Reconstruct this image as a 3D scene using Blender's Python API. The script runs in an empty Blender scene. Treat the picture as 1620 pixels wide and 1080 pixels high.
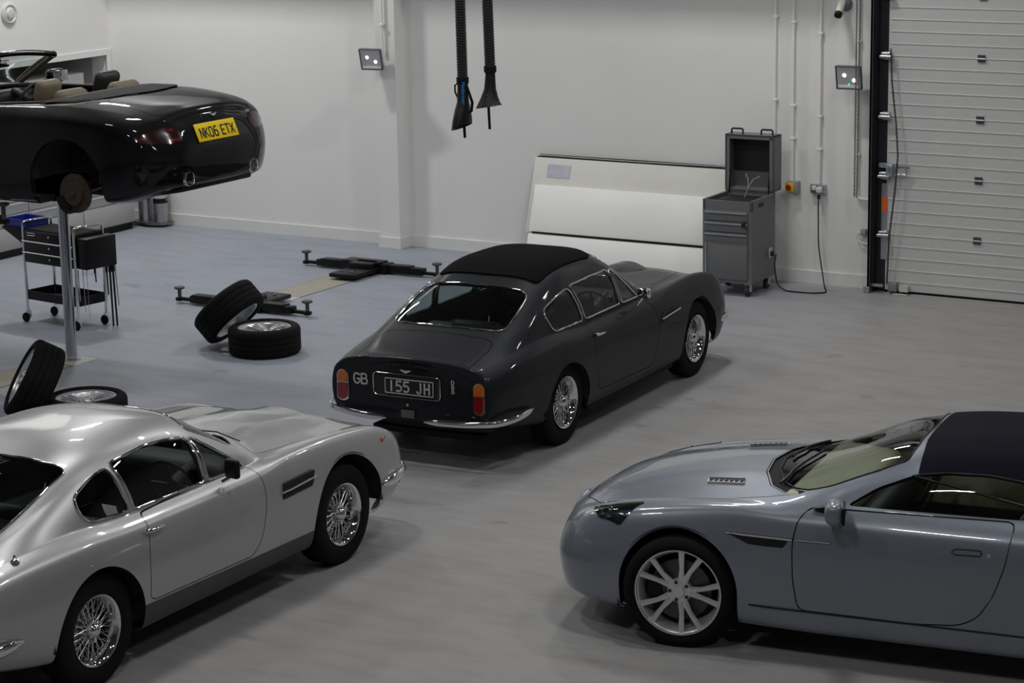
import bpy, bmesh, math, random
import numpy as np
from mathutils import Vector, Matrix
random.seed(7)
PI = math.pi
scn = bpy.context.scene
COL = scn.collection

# ---------------------------------------------------------------- camera
F_PX, PITCH, ROLL, YAW, CAM_H = 3719.58, .218698, -.0181441, -.548447, 4.9188
def make_camera():
    cy, sy, cp, sp = math.cos(YAW), math.sin(YAW), math.cos(PITCH), math.sin(PITCH)
    fw = Vector((sy*cp, cy*cp, -sp)); rt = Vector((cy, -sy, 0)); up = rt.cross(fw)
    r = rt*math.cos(ROLL)+up*math.sin(ROLL); u = up*math.cos(ROLL)-rt*math.sin(ROLL)
    cd = bpy.data.cameras.new('camera'); cd.sensor_width = 36; cd.lens = F_PX/1620*36
    cd.clip_start = .1; cd.clip_end = 200
    co = bpy.data.objects.new('camera', cd); COL.objects.link(co)
    m = Matrix((r, u, -fw)).transposed().to_4x4(); m.translation = Vector((0, 0, CAM_H))
    co.matrix_world = m; scn.camera = co
make_camera()
# ---------------------------------------------------------------- world, exposure
w = bpy.data.worlds.new('world'); scn.world = w; w.use_nodes = True
w.node_tree.nodes['Background'].inputs[0].default_value = (.02, .025, .035, 1)
w.node_tree.nodes['Background'].inputs[1].default_value = 1.0
vs = scn.view_settings
vs.view_transform = 'Standard'; vs.look = 'None'; vs.gamma = 1; vs.use_curve_mapping = False
vs.exposure = EXPOSURE = 0.0
# ceiling luminaires (x, y, power); all hang at CEIL_Z, long side across the hall
CEIL_Z = 6.6
LIGHTS = [(-18.0, 20.7, 2.5), (-10.7, 20.7, 1.45), (-6.6, 20.7, .35),
          (-18.0, 16.2, .9), (-13.8, 16.4, .60), (-9.9, 17.2, .65), (-5.6, 16.6, .7),
          (-14.5, 12.2, .40), (-10.3, 12.6, .85), (-5.9, 12.8, .85), (-2.0, 13.0, .3),
          (-10.3, 7.6, .7), (-5.9, 7.6, .8), (-1.5, 7.6, .5)]  # front row added as fill for the car sides
LIGHT_W = 68.0
LIGHT_COL = (1.0, .992, .980)
# ---------------------------------------------------------------- materials
MATS = {}
def mat(name, col, rough=.5, metal=0., coat=0., var=.06, scale=8., bump=0., spec=.5, emit=None, estr=0., flake=0., coat_rough=.04):
    if name in MATS: return MATS[name]
    m = bpy.data.materials.new(name); m.use_nodes = True
    nt = m.node_tree; b = nt.nodes['Principled BSDF']
    b.inputs['Roughness'].default_value = rough; b.inputs['Metallic'].default_value = metal
    b.inputs['Coat Weight'].default_value = coat; b.inputs['Coat Roughness'].default_value = coat_rough
    b.inputs['Specular IOR Level'].default_value = spec
    tc = nt.nodes.new('ShaderNodeTexCoord')
    n = nt.nodes.new('ShaderNodeTexNoise'); n.inputs['Scale'].default_value = scale; n.inputs['Detail'].default_value = 4
    nt.links.new(tc.outputs['Object'], n.inputs['Vector'])
    mx = nt.nodes.new('ShaderNodeMix'); mx.data_type = 'RGBA'
    mx.inputs[6].default_value = tuple(c*(1-var) for c in col)+(1,)
    mx.inputs[7].default_value = tuple(min(1, c*(1+var)) for c in col)+(1,)
    nt.links.new(n.outputs['Fac'], mx.inputs[0]); nt.links.new(mx.outputs[2], b.inputs['Base Color'])
    if bump:
        bp = nt.nodes.new('ShaderNodeBump'); bp.inputs['Strength'].default_value = bump; bp.inputs['Distance'].default_value = .01
        nt.links.new(n.outputs['Fac'], bp.inputs['Height']); nt.links.new(bp.outputs[0], b.inputs['Normal'])
    if emit:
        b.inputs['Emission Color'].default_value = tuple(emit)+(1,); b.inputs['Emission Strength'].default_value = estr
    MATS[name] = m
    return m
def glass(name, tint, refl=1.5, rough=0.):
    if name in MATS: return MATS[name]
    m = bpy.data.materials.new(name); m.use_nodes = True; nt = m.node_tree
    for n in list(nt.nodes): nt.nodes.remove(n)
    o = nt.nodes.new('ShaderNodeOutputMaterial'); mx = nt.nodes.new('ShaderNodeMixShader')
    t = nt.nodes.new('ShaderNodeBsdfTransparent'); t.inputs[0].default_value = tuple(tint)+(1,)
    g = nt.nodes.new('ShaderNodeBsdfGlossy'); g.inputs['Roughness'].default_value = rough
    # thin pane: same Schlick reflectance from either side
    ge = nt.nodes.new('ShaderNodeNewGeometry'); prev = None
    def mth(op, a, bv=None):
        n = nt.nodes.new('ShaderNodeMath'); n.operation = op; nt.links.new(a, n.inputs[0])
        if bv is not None: n.inputs[1].default_value = bv
        return n.outputs[0]
    dt = nt.nodes.new('ShaderNodeVectorMath'); dt.operation = 'DOT_PRODUCT'; nt.links.new(ge.outputs['Incoming'], dt.inputs[0]); nt.links.new(ge.outputs['Normal'], dt.inputs[1])
    x = mth('ABSOLUTE', dt.outputs['Value']); x = mth('MULTIPLY', x, -1.); x = mth('ADD', x, 1.); x = mth('POWER', x, 5.); x = mth('MULTIPLY', x, .93); x = mth('ADD', x, .07)
    nt.links.new(x, mx.inputs[0]); nt.links.new(t.outputs[0], mx.inputs[1]); nt.links.new(g.outputs[0], mx.inputs[2])
    nt.links.new(mx.outputs[0], o.inputs[0]); MATS[name] = m
    return m
def floor_material():
    m = bpy.data.materials.new('epoxy_floor'); m.use_nodes = True; nt = m.node_tree; b = nt.nodes['Principled BSDF']
    tc = nt.nodes.new('ShaderNodeTexCoord')
    def noise(s, d, r=.6, vec=None):
        n = nt.nodes.new('ShaderNodeTexNoise'); n.inputs['Scale'].default_value = s; n.inputs['Detail'].default_value = d; n.inputs['Roughness'].default_value = r
        nt.links.new(vec or tc.outputs['Object'], n.inputs['Vector']); return n.outputs['Fac']
    def ramp(fac, p0, p1, c0, c1):
        r = nt.nodes.new('ShaderNodeValToRGB'); r.color_ramp.elements[0].position = p0; r.color_ramp.elements[1].position = p1
        r.color_ramp.elements[0].color = c0; r.color_ramp.elements[1].color = c1; nt.links.new(fac, r.inputs[0]); return r.outputs[0]
    def mixc(a, bb, fac, mode='MIX', k=None):
        x = nt.nodes.new('ShaderNodeMix'); x.data_type = 'RGBA'; x.blend_type = mode
        if k is not None: x.inputs[0].default_value = k
        else: nt.links.new(fac, x.inputs[0])
        nt.links.new(a, x.inputs[6]); nt.links.new(bb, x.inputs[7]); return x.outputs[2]
    base = ramp(noise(.35, 3), .35, .7, (.285, .310, .365, 1), (.325, .345, .395, 1))
    # dusty, worn traffic area: streaks that run along the hall
    mp = nt.nodes.new('ShaderNodeMapping'); mp.inputs['Scale'].default_value = (1.0, 3.2, 1); mp.inputs['Rotation'].default_value = (0, 0, .5)
    nt.links.new(tc.outputs['Object'], mp.inputs[0])
    st = noise(1.3, 8, .68, mp.outputs[0])
    worn = nt.nodes.new('ShaderNodeRGB'); worn.outputs[0].default_value = (.325, .320, .318, 1)
    sep = nt.nodes.new('ShaderNodeSeparateXYZ'); nt.links.new(tc.outputs['Object'], sep.inputs[0])
    mr = nt.nodes.new('ShaderNodeMapRange'); mr.inputs[1].default_value = -12.6; mr.inputs[2].default_value = -8.6
    nt.links.new(sep.outputs[0], mr.inputs[0])
    col = mixc(base, worn.outputs[0], mr.outputs[0])
    dk = ramp(st, .45, .75, (1, 1, 1, 1), (.74, .73, .72, 1))
    col = mixc(col, dk, None, 'MULTIPLY', .8)
    sc = ramp(noise(9, 6, .7), .60, .74, (1, 1, 1, 1), (.86, .86, .86, 1))
    col = mixc(col, sc, None, 'MULTIPLY', .6)
    # rare dark scuffs
    sp = ramp(noise(2.3, 2, .5), .70, .73, (1, 1, 1, 1), (.72, .71, .70, 1))
    col = mixc(col, sp, None, 'MULTIPLY', .7)
    nt.links.new(col, b.inputs['Base Color'])
    rr = ramp(noise(1.1, 5), .3, .7, (.42,)*3+(1,), (.58,)*3+(1,)); nt.links.new(rr, b.inputs['Roughness'])
    b.inputs['Specular IOR Level'].default_value = .35
    return m

# ---------------------------------------------------------------- object helpers
def empty(name, loc=(0, 0, 0), rz=0., parent=None):
    o = bpy.data.objects.new(name, None); COL.objects.link(o); o.empty_display_size = .1
    o.location = loc; o.rotation_euler = (0, 0, rz); o.parent = parent
    return o
def tag(o, label=None, cat=None, group=None, kind=None):
    if label: o['label'] = label
    if cat: o['category'] = cat
    if group: o['group'] = group
    if kind: o['kind'] = kind
    return o
def thing(name, label, cat, loc=(0, 0, 0), rz=0., group=None):
    return tag(empty(name, loc, rz), label, cat, group)
def raw_obj(name, V, Fc, m, parent=None, smooth=None, normals=None, loc=None, rot=None):
    me = bpy.data.meshes.new(name); me.from_pydata([tuple(map(float, v)) for v in V], [], [tuple(map(int, f)) for f in Fc])
    me.validate(); me.update()
    if smooth is not None:
        me.shade_smooth()
        if smooth < 180: me.set_sharp_from_angle(angle=math.radians(smooth))
    if normals is not None and len(me.vertices) == len(normals):
        me.shade_smooth()
        me.normals_split_custom_set_from_vertices([tuple(map(float, n)) for n in normals])
    me.materials.append(m)
    o = bpy.data.objects.new(name, me); COL.objects.link(o); o.parent = parent
    if loc: o.location = loc
    if rot: o.rotation_euler = rot
    return o
def clone(o, parent=None, mtx=None):
    c = o.copy(); COL.objects.link(c); c.parent = parent
    for ch in list(o.children): clone(ch, c)
    return c
def rmat(rx=0, ry=0, rz=0):
    return np.array(Matrix.Rotation(rz, 3, 'Z') @ Matrix.Rotation(ry, 3, 'Y') @ Matrix.Rotation(rx, 3, 'X'))
class Bag:
    """collects simple solids into one mesh"""
    def __init__(s): s.V = []; s.F = []
    def add(s, V, Fc):
        n = len(s.V); s.V += [tuple(v) for v in V]; s.F += [tuple(i+n for i in f) for f in Fc]; return s
    def box(s, c, d, R=None):
        h = np.array(d)/2; P = np.array([(x, y, z) for x in (-1, 1) for y in (-1, 1) for z in (-1, 1)])*h
        if R is not None: P = P@np.array(R).T
        return s.add(P+np.array(c), [(0, 1, 3, 2), (4, 6, 7, 5), (0, 4, 5, 1), (2, 3, 7, 6), (0, 2, 6, 4), (1, 5, 7, 3)])
    def bb(s, a, b):
        a = np.array(a, float); b = np.array(b, float); return s.box((a+b)/2, np.abs(b-a))
    def rbox(s, c, d, r, R=None, seg=2):
        """bevelled box"""
        bm = bmesh.new(); bmesh.ops.create_cube(bm, size=1)
        for v in bm.verts: v.co = Vector((v.co.x*d[0], v.co.y*d[1], v.co.z*d[2]))
        bmesh.ops.bevel(bm, geom=bm.edges[:], offset=min(r, min(d)*.49), segments=seg, affect='EDGES', profile=.5)
        bm.verts.ensure_lookup_table(); bm.verts.index_update()
        P = np.array([v.co[:] for v in bm.verts]); Fc = [tuple(v.index for v in f.verts) for f in bm.faces]; bm.free()
        if R is not None: P = P@np.array(R).T
        return s.add(P+np.array(c), Fc)
    def frustum(s, p0, p1, r0, r1=None, n=12, cap=True):
        r1 = r0 if r1 is None else r1
        p0 = np.array(p0, float); p1 = np.array(p1, float); d = p1-p0; d = d/(np.linalg.norm(d)+1e-12)
        a = np.cross(d, (0, 0, 1.) if abs(d[2]) < .9 else (1., 0, 0)); a /= np.linalg.norm(a); b = np.cross(d, a)
        V = []
        for p, r in ((p0, r0), (p1, r1)):
            for i in range(n):
                t = 2*PI*i/n; V.append(p+r*(math.cos(t)*a+math.sin(t)*b))
        Fc = [(i, (i+1) % n, n+(i+1) % n, n+i) for i in range(n)]
        if cap: Fc += [tuple(range(n))[::-1], tuple(range(n, 2*n))]
        return s.add(V, Fc)
    def tube(s, pts, r, n=8, closed=False, flat=None):
        P = np.array(pts, float); m = len(P); V = []
        T = np.zeros_like(P)
        for i in range(m):
            if closed: T[i] = P[(i+1) % m]-P[i-1]
            else: T[i] = P[min(i+1, m-1)]-P[max(i-1, 0)]
        T /= (np.linalg.norm(T, axis=1, keepdims=True)+1e-12)
        ref = np.array((0, 0, 1.)) if abs(T[0][2]) < .9 else np.array((1., 0, 0))
        a = np.cross(T[0], ref); a /= np.linalg.norm(a)
        rr = r if hasattr(r, '__len__') else [r]*m
        for i in range(m):
            a = a-T[i]*(a@T[i]); a /= (np.linalg.norm(a)+1e-12); b = np.cross(T[i], a)
            for k in range(n):
                t = 2*PI*k/n; V.append(P[i]+rr[i]*(math.cos(t)*a+math.sin(t)*b))
        Fc = []
        for i in range(m if closed else m-1):
            j = (i+1) % m
            for k in range(n): Fc.append((i*n+k, i*n+(k+1) % n, j*n+(k+1) % n, j*n+k))
        if not closed: Fc += [tuple(range(n))[::-1], tuple(range((m-1)*n, m*n))]
        return s.add(V, Fc)
    def lathe(s, prof, n=32, axis='z', c=(0, 0, 0), closed=False, R=None):
        """prof: (radius, height) pairs"""
        V = []
        for r, h in prof:
            for i in range(n):
                t = 2*PI*i/n; x, y, z = r*math.cos(t), r*math.sin(t), h
                V.append({'z': (x, y, z), 'y': (x, z, y), 'x': (z, x, y)}[axis])
        V = np.array(V)
        if R is not None: V = V@np.array(R).T
        V = V+np.array(c); m = len(prof); Fc = []
        for j in range(m if closed else m-1):
            q = (j+1) % m
            for i in range(n): Fc.append((j*n+i, j*n+(i+1) % n, q*n+(i+1) % n, q*n+i))
        return s.add(V, Fc)
    def prism(s, poly, a, b, plane='xz'):
        """poly extruded between a and b along the third axis"""
        n = len(poly); V = []
        for h in (a, b):
            for p, q in poly: V.append({'xz': (p, h, q), 'xy': (p, q, h), 'yz': (h, p, q)}[plane])
        return s.add(V, [tuple(range(n)), tuple(range(2*n-1, n-1, -1))]+[(i, i+n, (i+1) % n+n, (i+1) % n) for i in range(n)])
    def obj(s, name, m, parent=None, smooth=35, loc=None, rot=None, xf=None):
        V = s.V if xf is None else [xf(v) for v in s.V]
        o = raw_obj(name, V, s.F, m, parent, smooth, loc=loc, rot=rot)
        bm = bmesh.new(); bm.from_mesh(o.data); bmesh.ops.recalc_face_normals(bm, faces=bm.faces[:]); bm.to_mesh(o.data); bm.free()
        return o
def text_obj(name, body, m, parent, size, loc, R, thick=.001, squash=1., space=1.):
    cu = bpy.data.curves.new(name, 'FONT'); cu.body = body; cu.size = size; cu.extrude = thick; cu.align_x = 'CENTER'; cu.align_y = 'CENTER'
    cu.space_character = space; cu.offset = size*.012
    t = bpy.data.objects.new(name, cu); COL.objects.link(t)
    dg = bpy.context.evaluated_depsgraph_get(); me = bpy.data.meshes.new_from_object(t.evaluated_get(dg))
    bpy.data.objects.remove(t); me.materials.clear(); me.materials.append(m)
    o = bpy.data.objects.new(name, me); COL.objects.link(o); o.parent = parent
    mm = Matrix(R).to_4x4() @ Matrix.Diagonal((squash, 1, 1, 1)); mm.translation = Vector(loc); o.matrix_local = mm
    return o

STROKES = {'1': [[(.5, 1), (.5, 0)]], '5': [[(.95, 1), (.12, 1), (.05, .55), (.55, .62), (.95, .45), (.95, .2), (.6, 0), (.05, .06)]], 'J': [[(.75, 1), (.75, .22), (.55, 0), (.2, 0), (.02, .16)]],
 'H': [[(.05, 0), (.05, 1)], [(.95, 0), (.95, 1)], [(.05, .5), (.95, .5)]], 'N': [[(.05, 0), (.05, 1), (.95, 0), (.95, 1)]], 'K': [[(.05, 0), (.05, 1)], [(.95, 1), (.08, .42)], [(.32, .58), (.95, 0)]],
 '0': [[(.2, 0), (.8, 0), (.95, .15), (.95, .85), (.8, 1), (.2, 1), (.05, .85), (.05, .15), (.2, 0)]], '6': [[(.85, 1), (.35, 1), (.05, .6), (.05, .15), (.2, 0), (.8, 0), (.95, .15), (.95, .42), (.8, .56), (.1, .56)]],
 'E': [[(.9, 1), (.05, 1), (.05, 0), (.9, 0)], [(.05, .5), (.75, .5)]], 'T': [[(0, 1), (1, 1)], [(.5, 1), (.5, 0)]], 'X': [[(.02, 0), (.98, 1)], [(.02, 1), (.98, 0)]],
 'G': [[(.9, .88), (.65, 1), (.3, 1), (.05, .75), (.05, .25), (.3, 0), (.7, 0), (.95, .2), (.95, .45), (.55, .45)]], 'B': [[(.05, 0), (.05, 1), (.65, 1), (.85, .88), (.85, .65), (.65, .53), (.05, .53)], [(.65, .53), (.95, .4), (.95, .13), (.75, 0), (.05, 0)]],
 'D': [[(.05, 0), (.05, 1), (.55, 1), (.95, .7), (.95, .3), (.55, 0), (.05, 0)]]}
def plate_text(name, body, m, parent, h, w, pitch, stroke, loc, R, th=.0015, space=None):
    """plate characters, each its own part, from plain strokes; flat in the xy plane of R"""
    adv = [(space or pitch*.6) if c == ' ' else pitch for c in body]; x = -sum(adv)/2+(pitch-w)/2; R = np.array(R); L = np.array(loc)
    for c, a in zip(body, adv):
        if c != ' ':
            b = Bag()
            for ln in STROKES[c]:
                P = [np.array((x+p*w, (q-.5)*h)) for p, q in ln]
                for i in range(len(P)-1):
                    d = P[i+1]-P[i]; l = np.linalg.norm(d); d = d/l; n = np.array((-d[1], d[0]))*stroke/2; e = d*stroke*.42
                    b.prism([tuple(P[i]-e*.9+n*.55), tuple(P[i]-e*.4+n), tuple(P[i+1]+e*.4+n), tuple(P[i+1]+e*.9+n*.55), tuple(P[i+1]+e*.9-n*.55), tuple(P[i+1]+e*.4-n), tuple(P[i]-e*.4-n), tuple(P[i]-e*.9-n*.55)], 0, th, 'xy')
            b.obj(name, m, parent, 30, xf=lambda v: R@np.array(v)+L)
        x += a
WHITE = mat('wall_white', (.78, .775, .76), .75, var=.03, scale=1.5)
FLOOR = floor_material()
STEEL = mat('brushed_steel', (.55, .56, .58), .28, 1., var=.12, scale=30)
CHROME = mat('chrome', (.80, .80, .81), .06, 1., var=.02)
BLACK = mat('black_paint', (.006, .006, .0065), .4, spec=.25)
BLACKP = mat('black_plastic', (.010, .010, .011), .5, bump=.05, scale=60, spec=.3)
RUBBER = mat('rubber', (.0085, .0085, .0085), .8, spec=.15, var=.25, scale=25)
GREYM = mat('grey_metal_paint', (.17, .17, .172), .45, var=.06)
# ---------------------------------------------------------------- ceiling lights (above the frame)
LAMP_FACE = mat('lamp_diffuser', (.9, .9, .88), .4, emit=LIGHT_COL, estr=8.)
def ceiling_light(x, y, p, i):
    row = 'nearest the back wall' if y > 19 else 'over the dark grey coupe row' if y > 15 else 'over the silver coupe row' if y > 10 else 'added as fill nearest the front of the hall'
    colm = 'far left' if x < -16 else 'second from the left' if x < -12 else 'middle' if x < -8 else 'second from the right' if x < -4 else 'far right'
    t = thing('ceiling_light', 'white ceiling luminaire '+row+', '+colm+' one', 'ceiling light', (x, y, CEIL_Z), 0, 'ceiling luminaires')
    b = Bag(); b.rbox((0, 0, .06), (.95, .24, .10), .02); b.obj('housing', mat('lamp_housing', (.7, .7, .7), .5), t)
    b = Bag(); b.bb((-.42, -.09, -.002), (.42, .09, .008)); b.obj('diffuser', LAMP_FACE, t)
    for hx in (-.35, .35):
        b = Bag(); b.frustum((hx, 0, .1), (hx, 0, .4), .006, n=6); b.obj('hanger', STEEL, t)
    ld = bpy.data.lights.new('lamp', 'AREA'); ld.shape = 'RECTANGLE'; ld.size = .8; ld.size_y = .16; ld.energy = LIGHT_W*p; ld.color = LIGHT_COL
    lo = bpy.data.objects.new('lamp', ld); COL.objects.link(lo); lo.parent = t; lo.location = (0, 0, -.012)
for i, (x, y, p) in enumerate(LIGHTS): ceiling_light(x, y, p, i)

# ---------------------------------------------------------------- the hall
YB, XL, XR, YF, ZC = 22.81, -19.80, 5.0, -4.0, 7.0
OY0, OY1, OZ = 17.8, 22.72, 2.107            # opening in the left wall
WALLG = mat('far_wall_grey', (.60, .60, .60), .8)
def struct(name, bag, m, parent=None, smooth=30):
    return tag(bag.obj(name, m, parent, smooth), kind='structure') if parent is None else bag.obj(name, m, parent, smooth)
b = Bag(); b.bb((XL-3.2, YF-.2, -.2), (XR+.2, YB+.2, 0)); floor = struct('floor', b, FLOOR)
b = Bag(); b.bb((XL-.3, YF-.2, ZC), (XR+.2, YB+.2, ZC+.2)); struct('ceiling', b, mat('ceiling_grey', (.16, .16, .165), .8))
b = Bag(); b.bb((XL-3.2, YB, 0), (XR+.2, YB+.2, ZC)); struct('wall_back', b, WHITE)
b = Bag(); b.bb((XR, YF, 0), (XR+.2, YB, ZC)); struct('wall_right', b, WALLG)
b = Bag(); b.bb((XL-.3, YF-.2, 0), (XR, YF, ZC)); struct('wall_front', b, WALLG)
b = Bag(); b.bb((XL-.24, YF, 0), (XL, OY0, ZC)); b.bb((XL-.24, OY0, OZ), (XL, YB, ZC)); b.bb((XL-.24, OY1, 0), (XL, YB, OZ)); struct('wall_left', b, WHITE)
b = Bag(); b.bb((XL-3.2, OY0-.2, 0), (XL-3.0, YB, 2.6)); b.bb((XL-3.2, OY0-.2, 2.6), (XL-.24, YB, 2.7)); b.bb((XL-3.0, OY0-.2, 0), (XL-.24, OY0, 2.6)); struct('wall_recess', b, mat('recess_shade', (.10, .10, .105), .8))  # recess walls darkened in colour to stand for the missing light
# opening trim
b = Bag(); b.bb((XL-.01, OY0, OZ), (XL+.018, OY1+.075, OZ+.075)); b.bb((XL-.01, OY1, 0), (XL+.018, OY1+.075, OZ)); struct('trim_1', b, WHITE)
# pillar
PX0, PX1, PY = -15.60, -15.325, 22.60
b = Bag(); b.bb((PX0, PY, 0), (PX1, YB, ZC)); struct('wall_pillar', b, WHITE)
SKIRT = mat('skirting_white', (.74, .735, .72), .45, var=.02)
def skirting(name, a, bb):
    b = Bag(); b.bb(a, bb); return struct(name, b, SKIRT)
skirting('baseboard_back', (XL, YB-.02, 0), (PX0-.015, YB, .135)); skirting('baseboard_back', (PX1+.02, YB-.02, 0), (-9.43, YB, .135))
skirting('baseboard_pillar', (PX0-.02, PY-.02, 0), (PX1+.02, PY, .125)); skirting('baseboard_pillar', (PX1, PY, 0), (PX1+.02, YB-.02, .125)); skirting('baseboard_pillar', (PX0-.02, PY, 0), (PX0, YB-.02, .125))
# unseen deep downstand, added and sized to cast the shadow band on the back wall
b = Bag(); b.bb((XL, 21.68, 4.80), (-10.13, 21.74, ZC)); struct('shadow_downstand', b, GREYM)
# lift pits in the floor: cover plates
COVER = mat('trench_cover', (.34, .32, .265), .7, var=.08); SEAMM = mat('trench_seam', (.05, .05, .05), .8)
def trench(y0, y1):
    b = Bag(); b.bb((-15.105, y0, .0), (-14.665, y1, .001)); s = b.obj('trench_seam', SEAMM, floor)
    n = max(1, round((y1-y0)/1.1)); d = (y1-y0-.02)/n
    for i in range(n):
        b = Bag(); b.bb((-15.093, y0+.012+i*d, .0005), (-14.677, y0+.006+(i+1)*d, .003)); b.obj('trench_plate', COVER, floor)
trench(19.70, 20.85); trench(13.2, 16.13)
PALE = mat('pale_floor_plate', (.50, .50, .49), .5)
for y0, y1 in ((19.55, 19.70), (20.85, 20.98), (16.14, 16.47)):
    b = Bag(); b.bb((-15.085, y0, .0), (-14.66, y1, .004)); b.obj('floor_plate', PALE, floor)
# ---------------------------------------------------------------- sectional door
DOORG = mat('door_panel_grey', (.56, .565, .56), .5, var=.03); GALV = mat('galvanised', (.52, .54, .56), .32, .9, var=.2, scale=25); DKTRK = mat('dark_track', (.045, .05, .06), .45, .6)
DX0, DX1, DY, PH = -9.27, -5.0, 22.70, .6195
door = empty('door_1', (0, 0, 0)); tag(door, kind='structure')
for k in range(7):
    z0 = .03+k*PH-.03; prof = []
    n = 5; h = PH/n
    for j in range(n):
        a = z0+j*h
        prof += [(DY+.003, a+.001), (DY, a+.004), (DY, a+h-.004), (DY+.003, a+h-.001)]
    prof += [(DY+.04, z0+PH-.002), (DY+.04, z0+.002)]
    b = Bag(); b.prism(prof, DX0, DX1, 'yz'); b.obj('door_section', DOORG, door, 25)
    # thin lips between the ribs, coloured white to show as lit lines
    for j in range(n):
        b = Bag(); b.bb((DX0+.02, DY-.007, z0+j*h-.003), (DX1, DY+.006, z0+j*h+.003))
        b.obj('rib_lip', mat('rib_lit_white', (.80, .80, .78), .4), door, 25)
    if k < 6:
        for hx in (-8.272, -6.9):
            b = Bag(); b.bb((hx-.04, DY-.012, z0+PH-.036), (hx+.04, DY-.001, z0+PH-.004)); b.bb((hx-.04, DY-.012, z0+PH+.006), (hx+.04, DY-.001, z0+PH+.038)); hg = b.obj('hinge', mat('hinge_grey', (.12, .125, .13), .4, .7), door)
            b = Bag(); b.frustum((hx-.042, DY-.014, z0+PH), (hx+.042, DY-.014, z0+PH), .008, n=8); b.obj('hinge_pin', GALV, hg)
        b = Bag(); b.rbox((-9.275, DY-.03, z0+PH), (.09, .05, .085), .01); b.frustum((-9.345, DY-.055, z0+PH-.012), (-9.22, DY-.055, z0+PH-.012), .021, n=14); b.frustum((-9.33, DY-.05, z0+PH+.022), (-9.24, DY-.05, z0+PH+.022), .014, n=12); b.obj('roller_bracket', GALV, door, 40)
b = Bag(); b.bb((DX0, DY-.006, -.0), (DX1, DY+.04, .028)); b.obj('bottom_seal', RUBBER, door)
b = Bag(); b.bb((-9.415, DY-.14, 0), (-9.395, YB, 4.4)); b.bb((-9.415, DY-.14, 0), (-9.385, DY-.12, 4.4)); b.obj('track_angle', mat('track_blue_grey', (.10, .105, .125), .4, .7), door)
b = Bag(); b.bb((-9.393, DY+.01, .03), (-9.255, DY+.03, 4.4)); b.bb((-9.39, DY-.10, .03), (-9.375, DY+.03, 4.4)); b.obj('track_channel', DKTRK, door)
b = Bag(); b.bb((-9.32, DY-.012, .35), (-9.262, DY-.001, 1.15)); b.obj('edge_plate', GALV, door)
b = Bag(); b.bb((-9.318, DY-.018, .86), (-9.258, DY-.011, 1.01)); b.obj('warning_label', mat('label_orange', (.75, .13, .012), .5), door)
b = Bag(); b.rbox((-9.26, DY-.04, 1.345), (.16, .05, .05), .008); b.rbox((-9.22, DY-.05, 1.295), (.07, .05, .12), .01); b.obj('lock_body', GALV, door, 40)
b = Bag(); b.tube([(-9.165, DY-.05, 1.335), (-9.155, DY-.05, 1.26), (-9.04, DY-.05, 1.26), (-9.03, DY-.05, 1.335)], .009, 6); b.bb((-9.16, DY-.06, 1.325), (-9.0, DY-.045, 1.345)); b.obj('lift_handle', GALV, door, 40)
b = Bag(); b.rbox((-9.42, DY-.10, .035), (.07, .10, .07), .012); b.rbox((-9.33, DY-.09, .085), (.15, .03, .03), .005); b.obj('track_foot', GALV, door, 40)
b = Bag(); b.rbox((-9.16, DY-.05, .075), (.10, .06, .10), .01); b.obj('cable_bracket', mat('bracket_pink_grey', (.30, .27, .28), .5, .5), door, 40)
b = Bag(); b.bb((-9.085, DY-.07, .03), (-8.99, DY-.01, .09)); b.bb((-9.14, DY-.12, .002), (-8.98, DY-.08, .012)); b.obj('corner_bracket', mat('bracket_cream', (.62, .60, .55), .5, .3), door, 40)
# ---------------------------------------------------------------- car body surfaces
# A body is a net of control points: stations along the car, eight lines from the sill
# (0) over waist (2), shoulder (3), belt (4) and roof rail (5) to the centre line (7).
VSAMP = np.concatenate([np.linspace(0, 1, 8, endpoint=False), np.linspace(1, 2, 17, endpoint=False), np.linspace(2, 3, 16, endpoint=False), np.linspace(3, 4, 11, endpoint=False),
                        np.linspace(4, 5, 17, endpoint=False), np.linspace(5, 6, 13, endpoint=False), np.linspace(6, 7, 17)])
def hermite(T, P, t, tens=None):
    """non uniform Catmull-Rom through P (n,...) at knots T, sampled at t"""
    n = len(T); D = np.zeros_like(P)
    for i in range(n):
        if i == 0: D[i] = (P[1]-P[0])/(T[1]-T[0])
        elif i == n-1: D[i] = (P[i]-P[i-1])/(T[i]-T[i-1])
        else:
            h0, h1 = T[i]-T[i-1], T[i+1]-T[i]
            D[i] = ((P[i]-P[i-1])/h0*h1+(P[i+1]-P[i])/h1*h0)/(h0+h1)
        if tens is not None: D[i] = D[i]*tens[i]
    k = np.clip(np.searchsorted(T, t, side='right')-1, 0, n-2)
    h = (T[k+1]-T[k]); s = (t-T[k])/h
    sh = (len(t),)+(1,)*(P.ndim-1); s = s.reshape(sh); h = h.reshape(sh)
    return ((1+2*s)*(1-s)**2)*P[k]+(s*(1-s)**2)*h*D[k]+(s*s*(3-2*s))*P[k+1]+(s*s*(s-1))*h*D[k+1]
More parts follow.
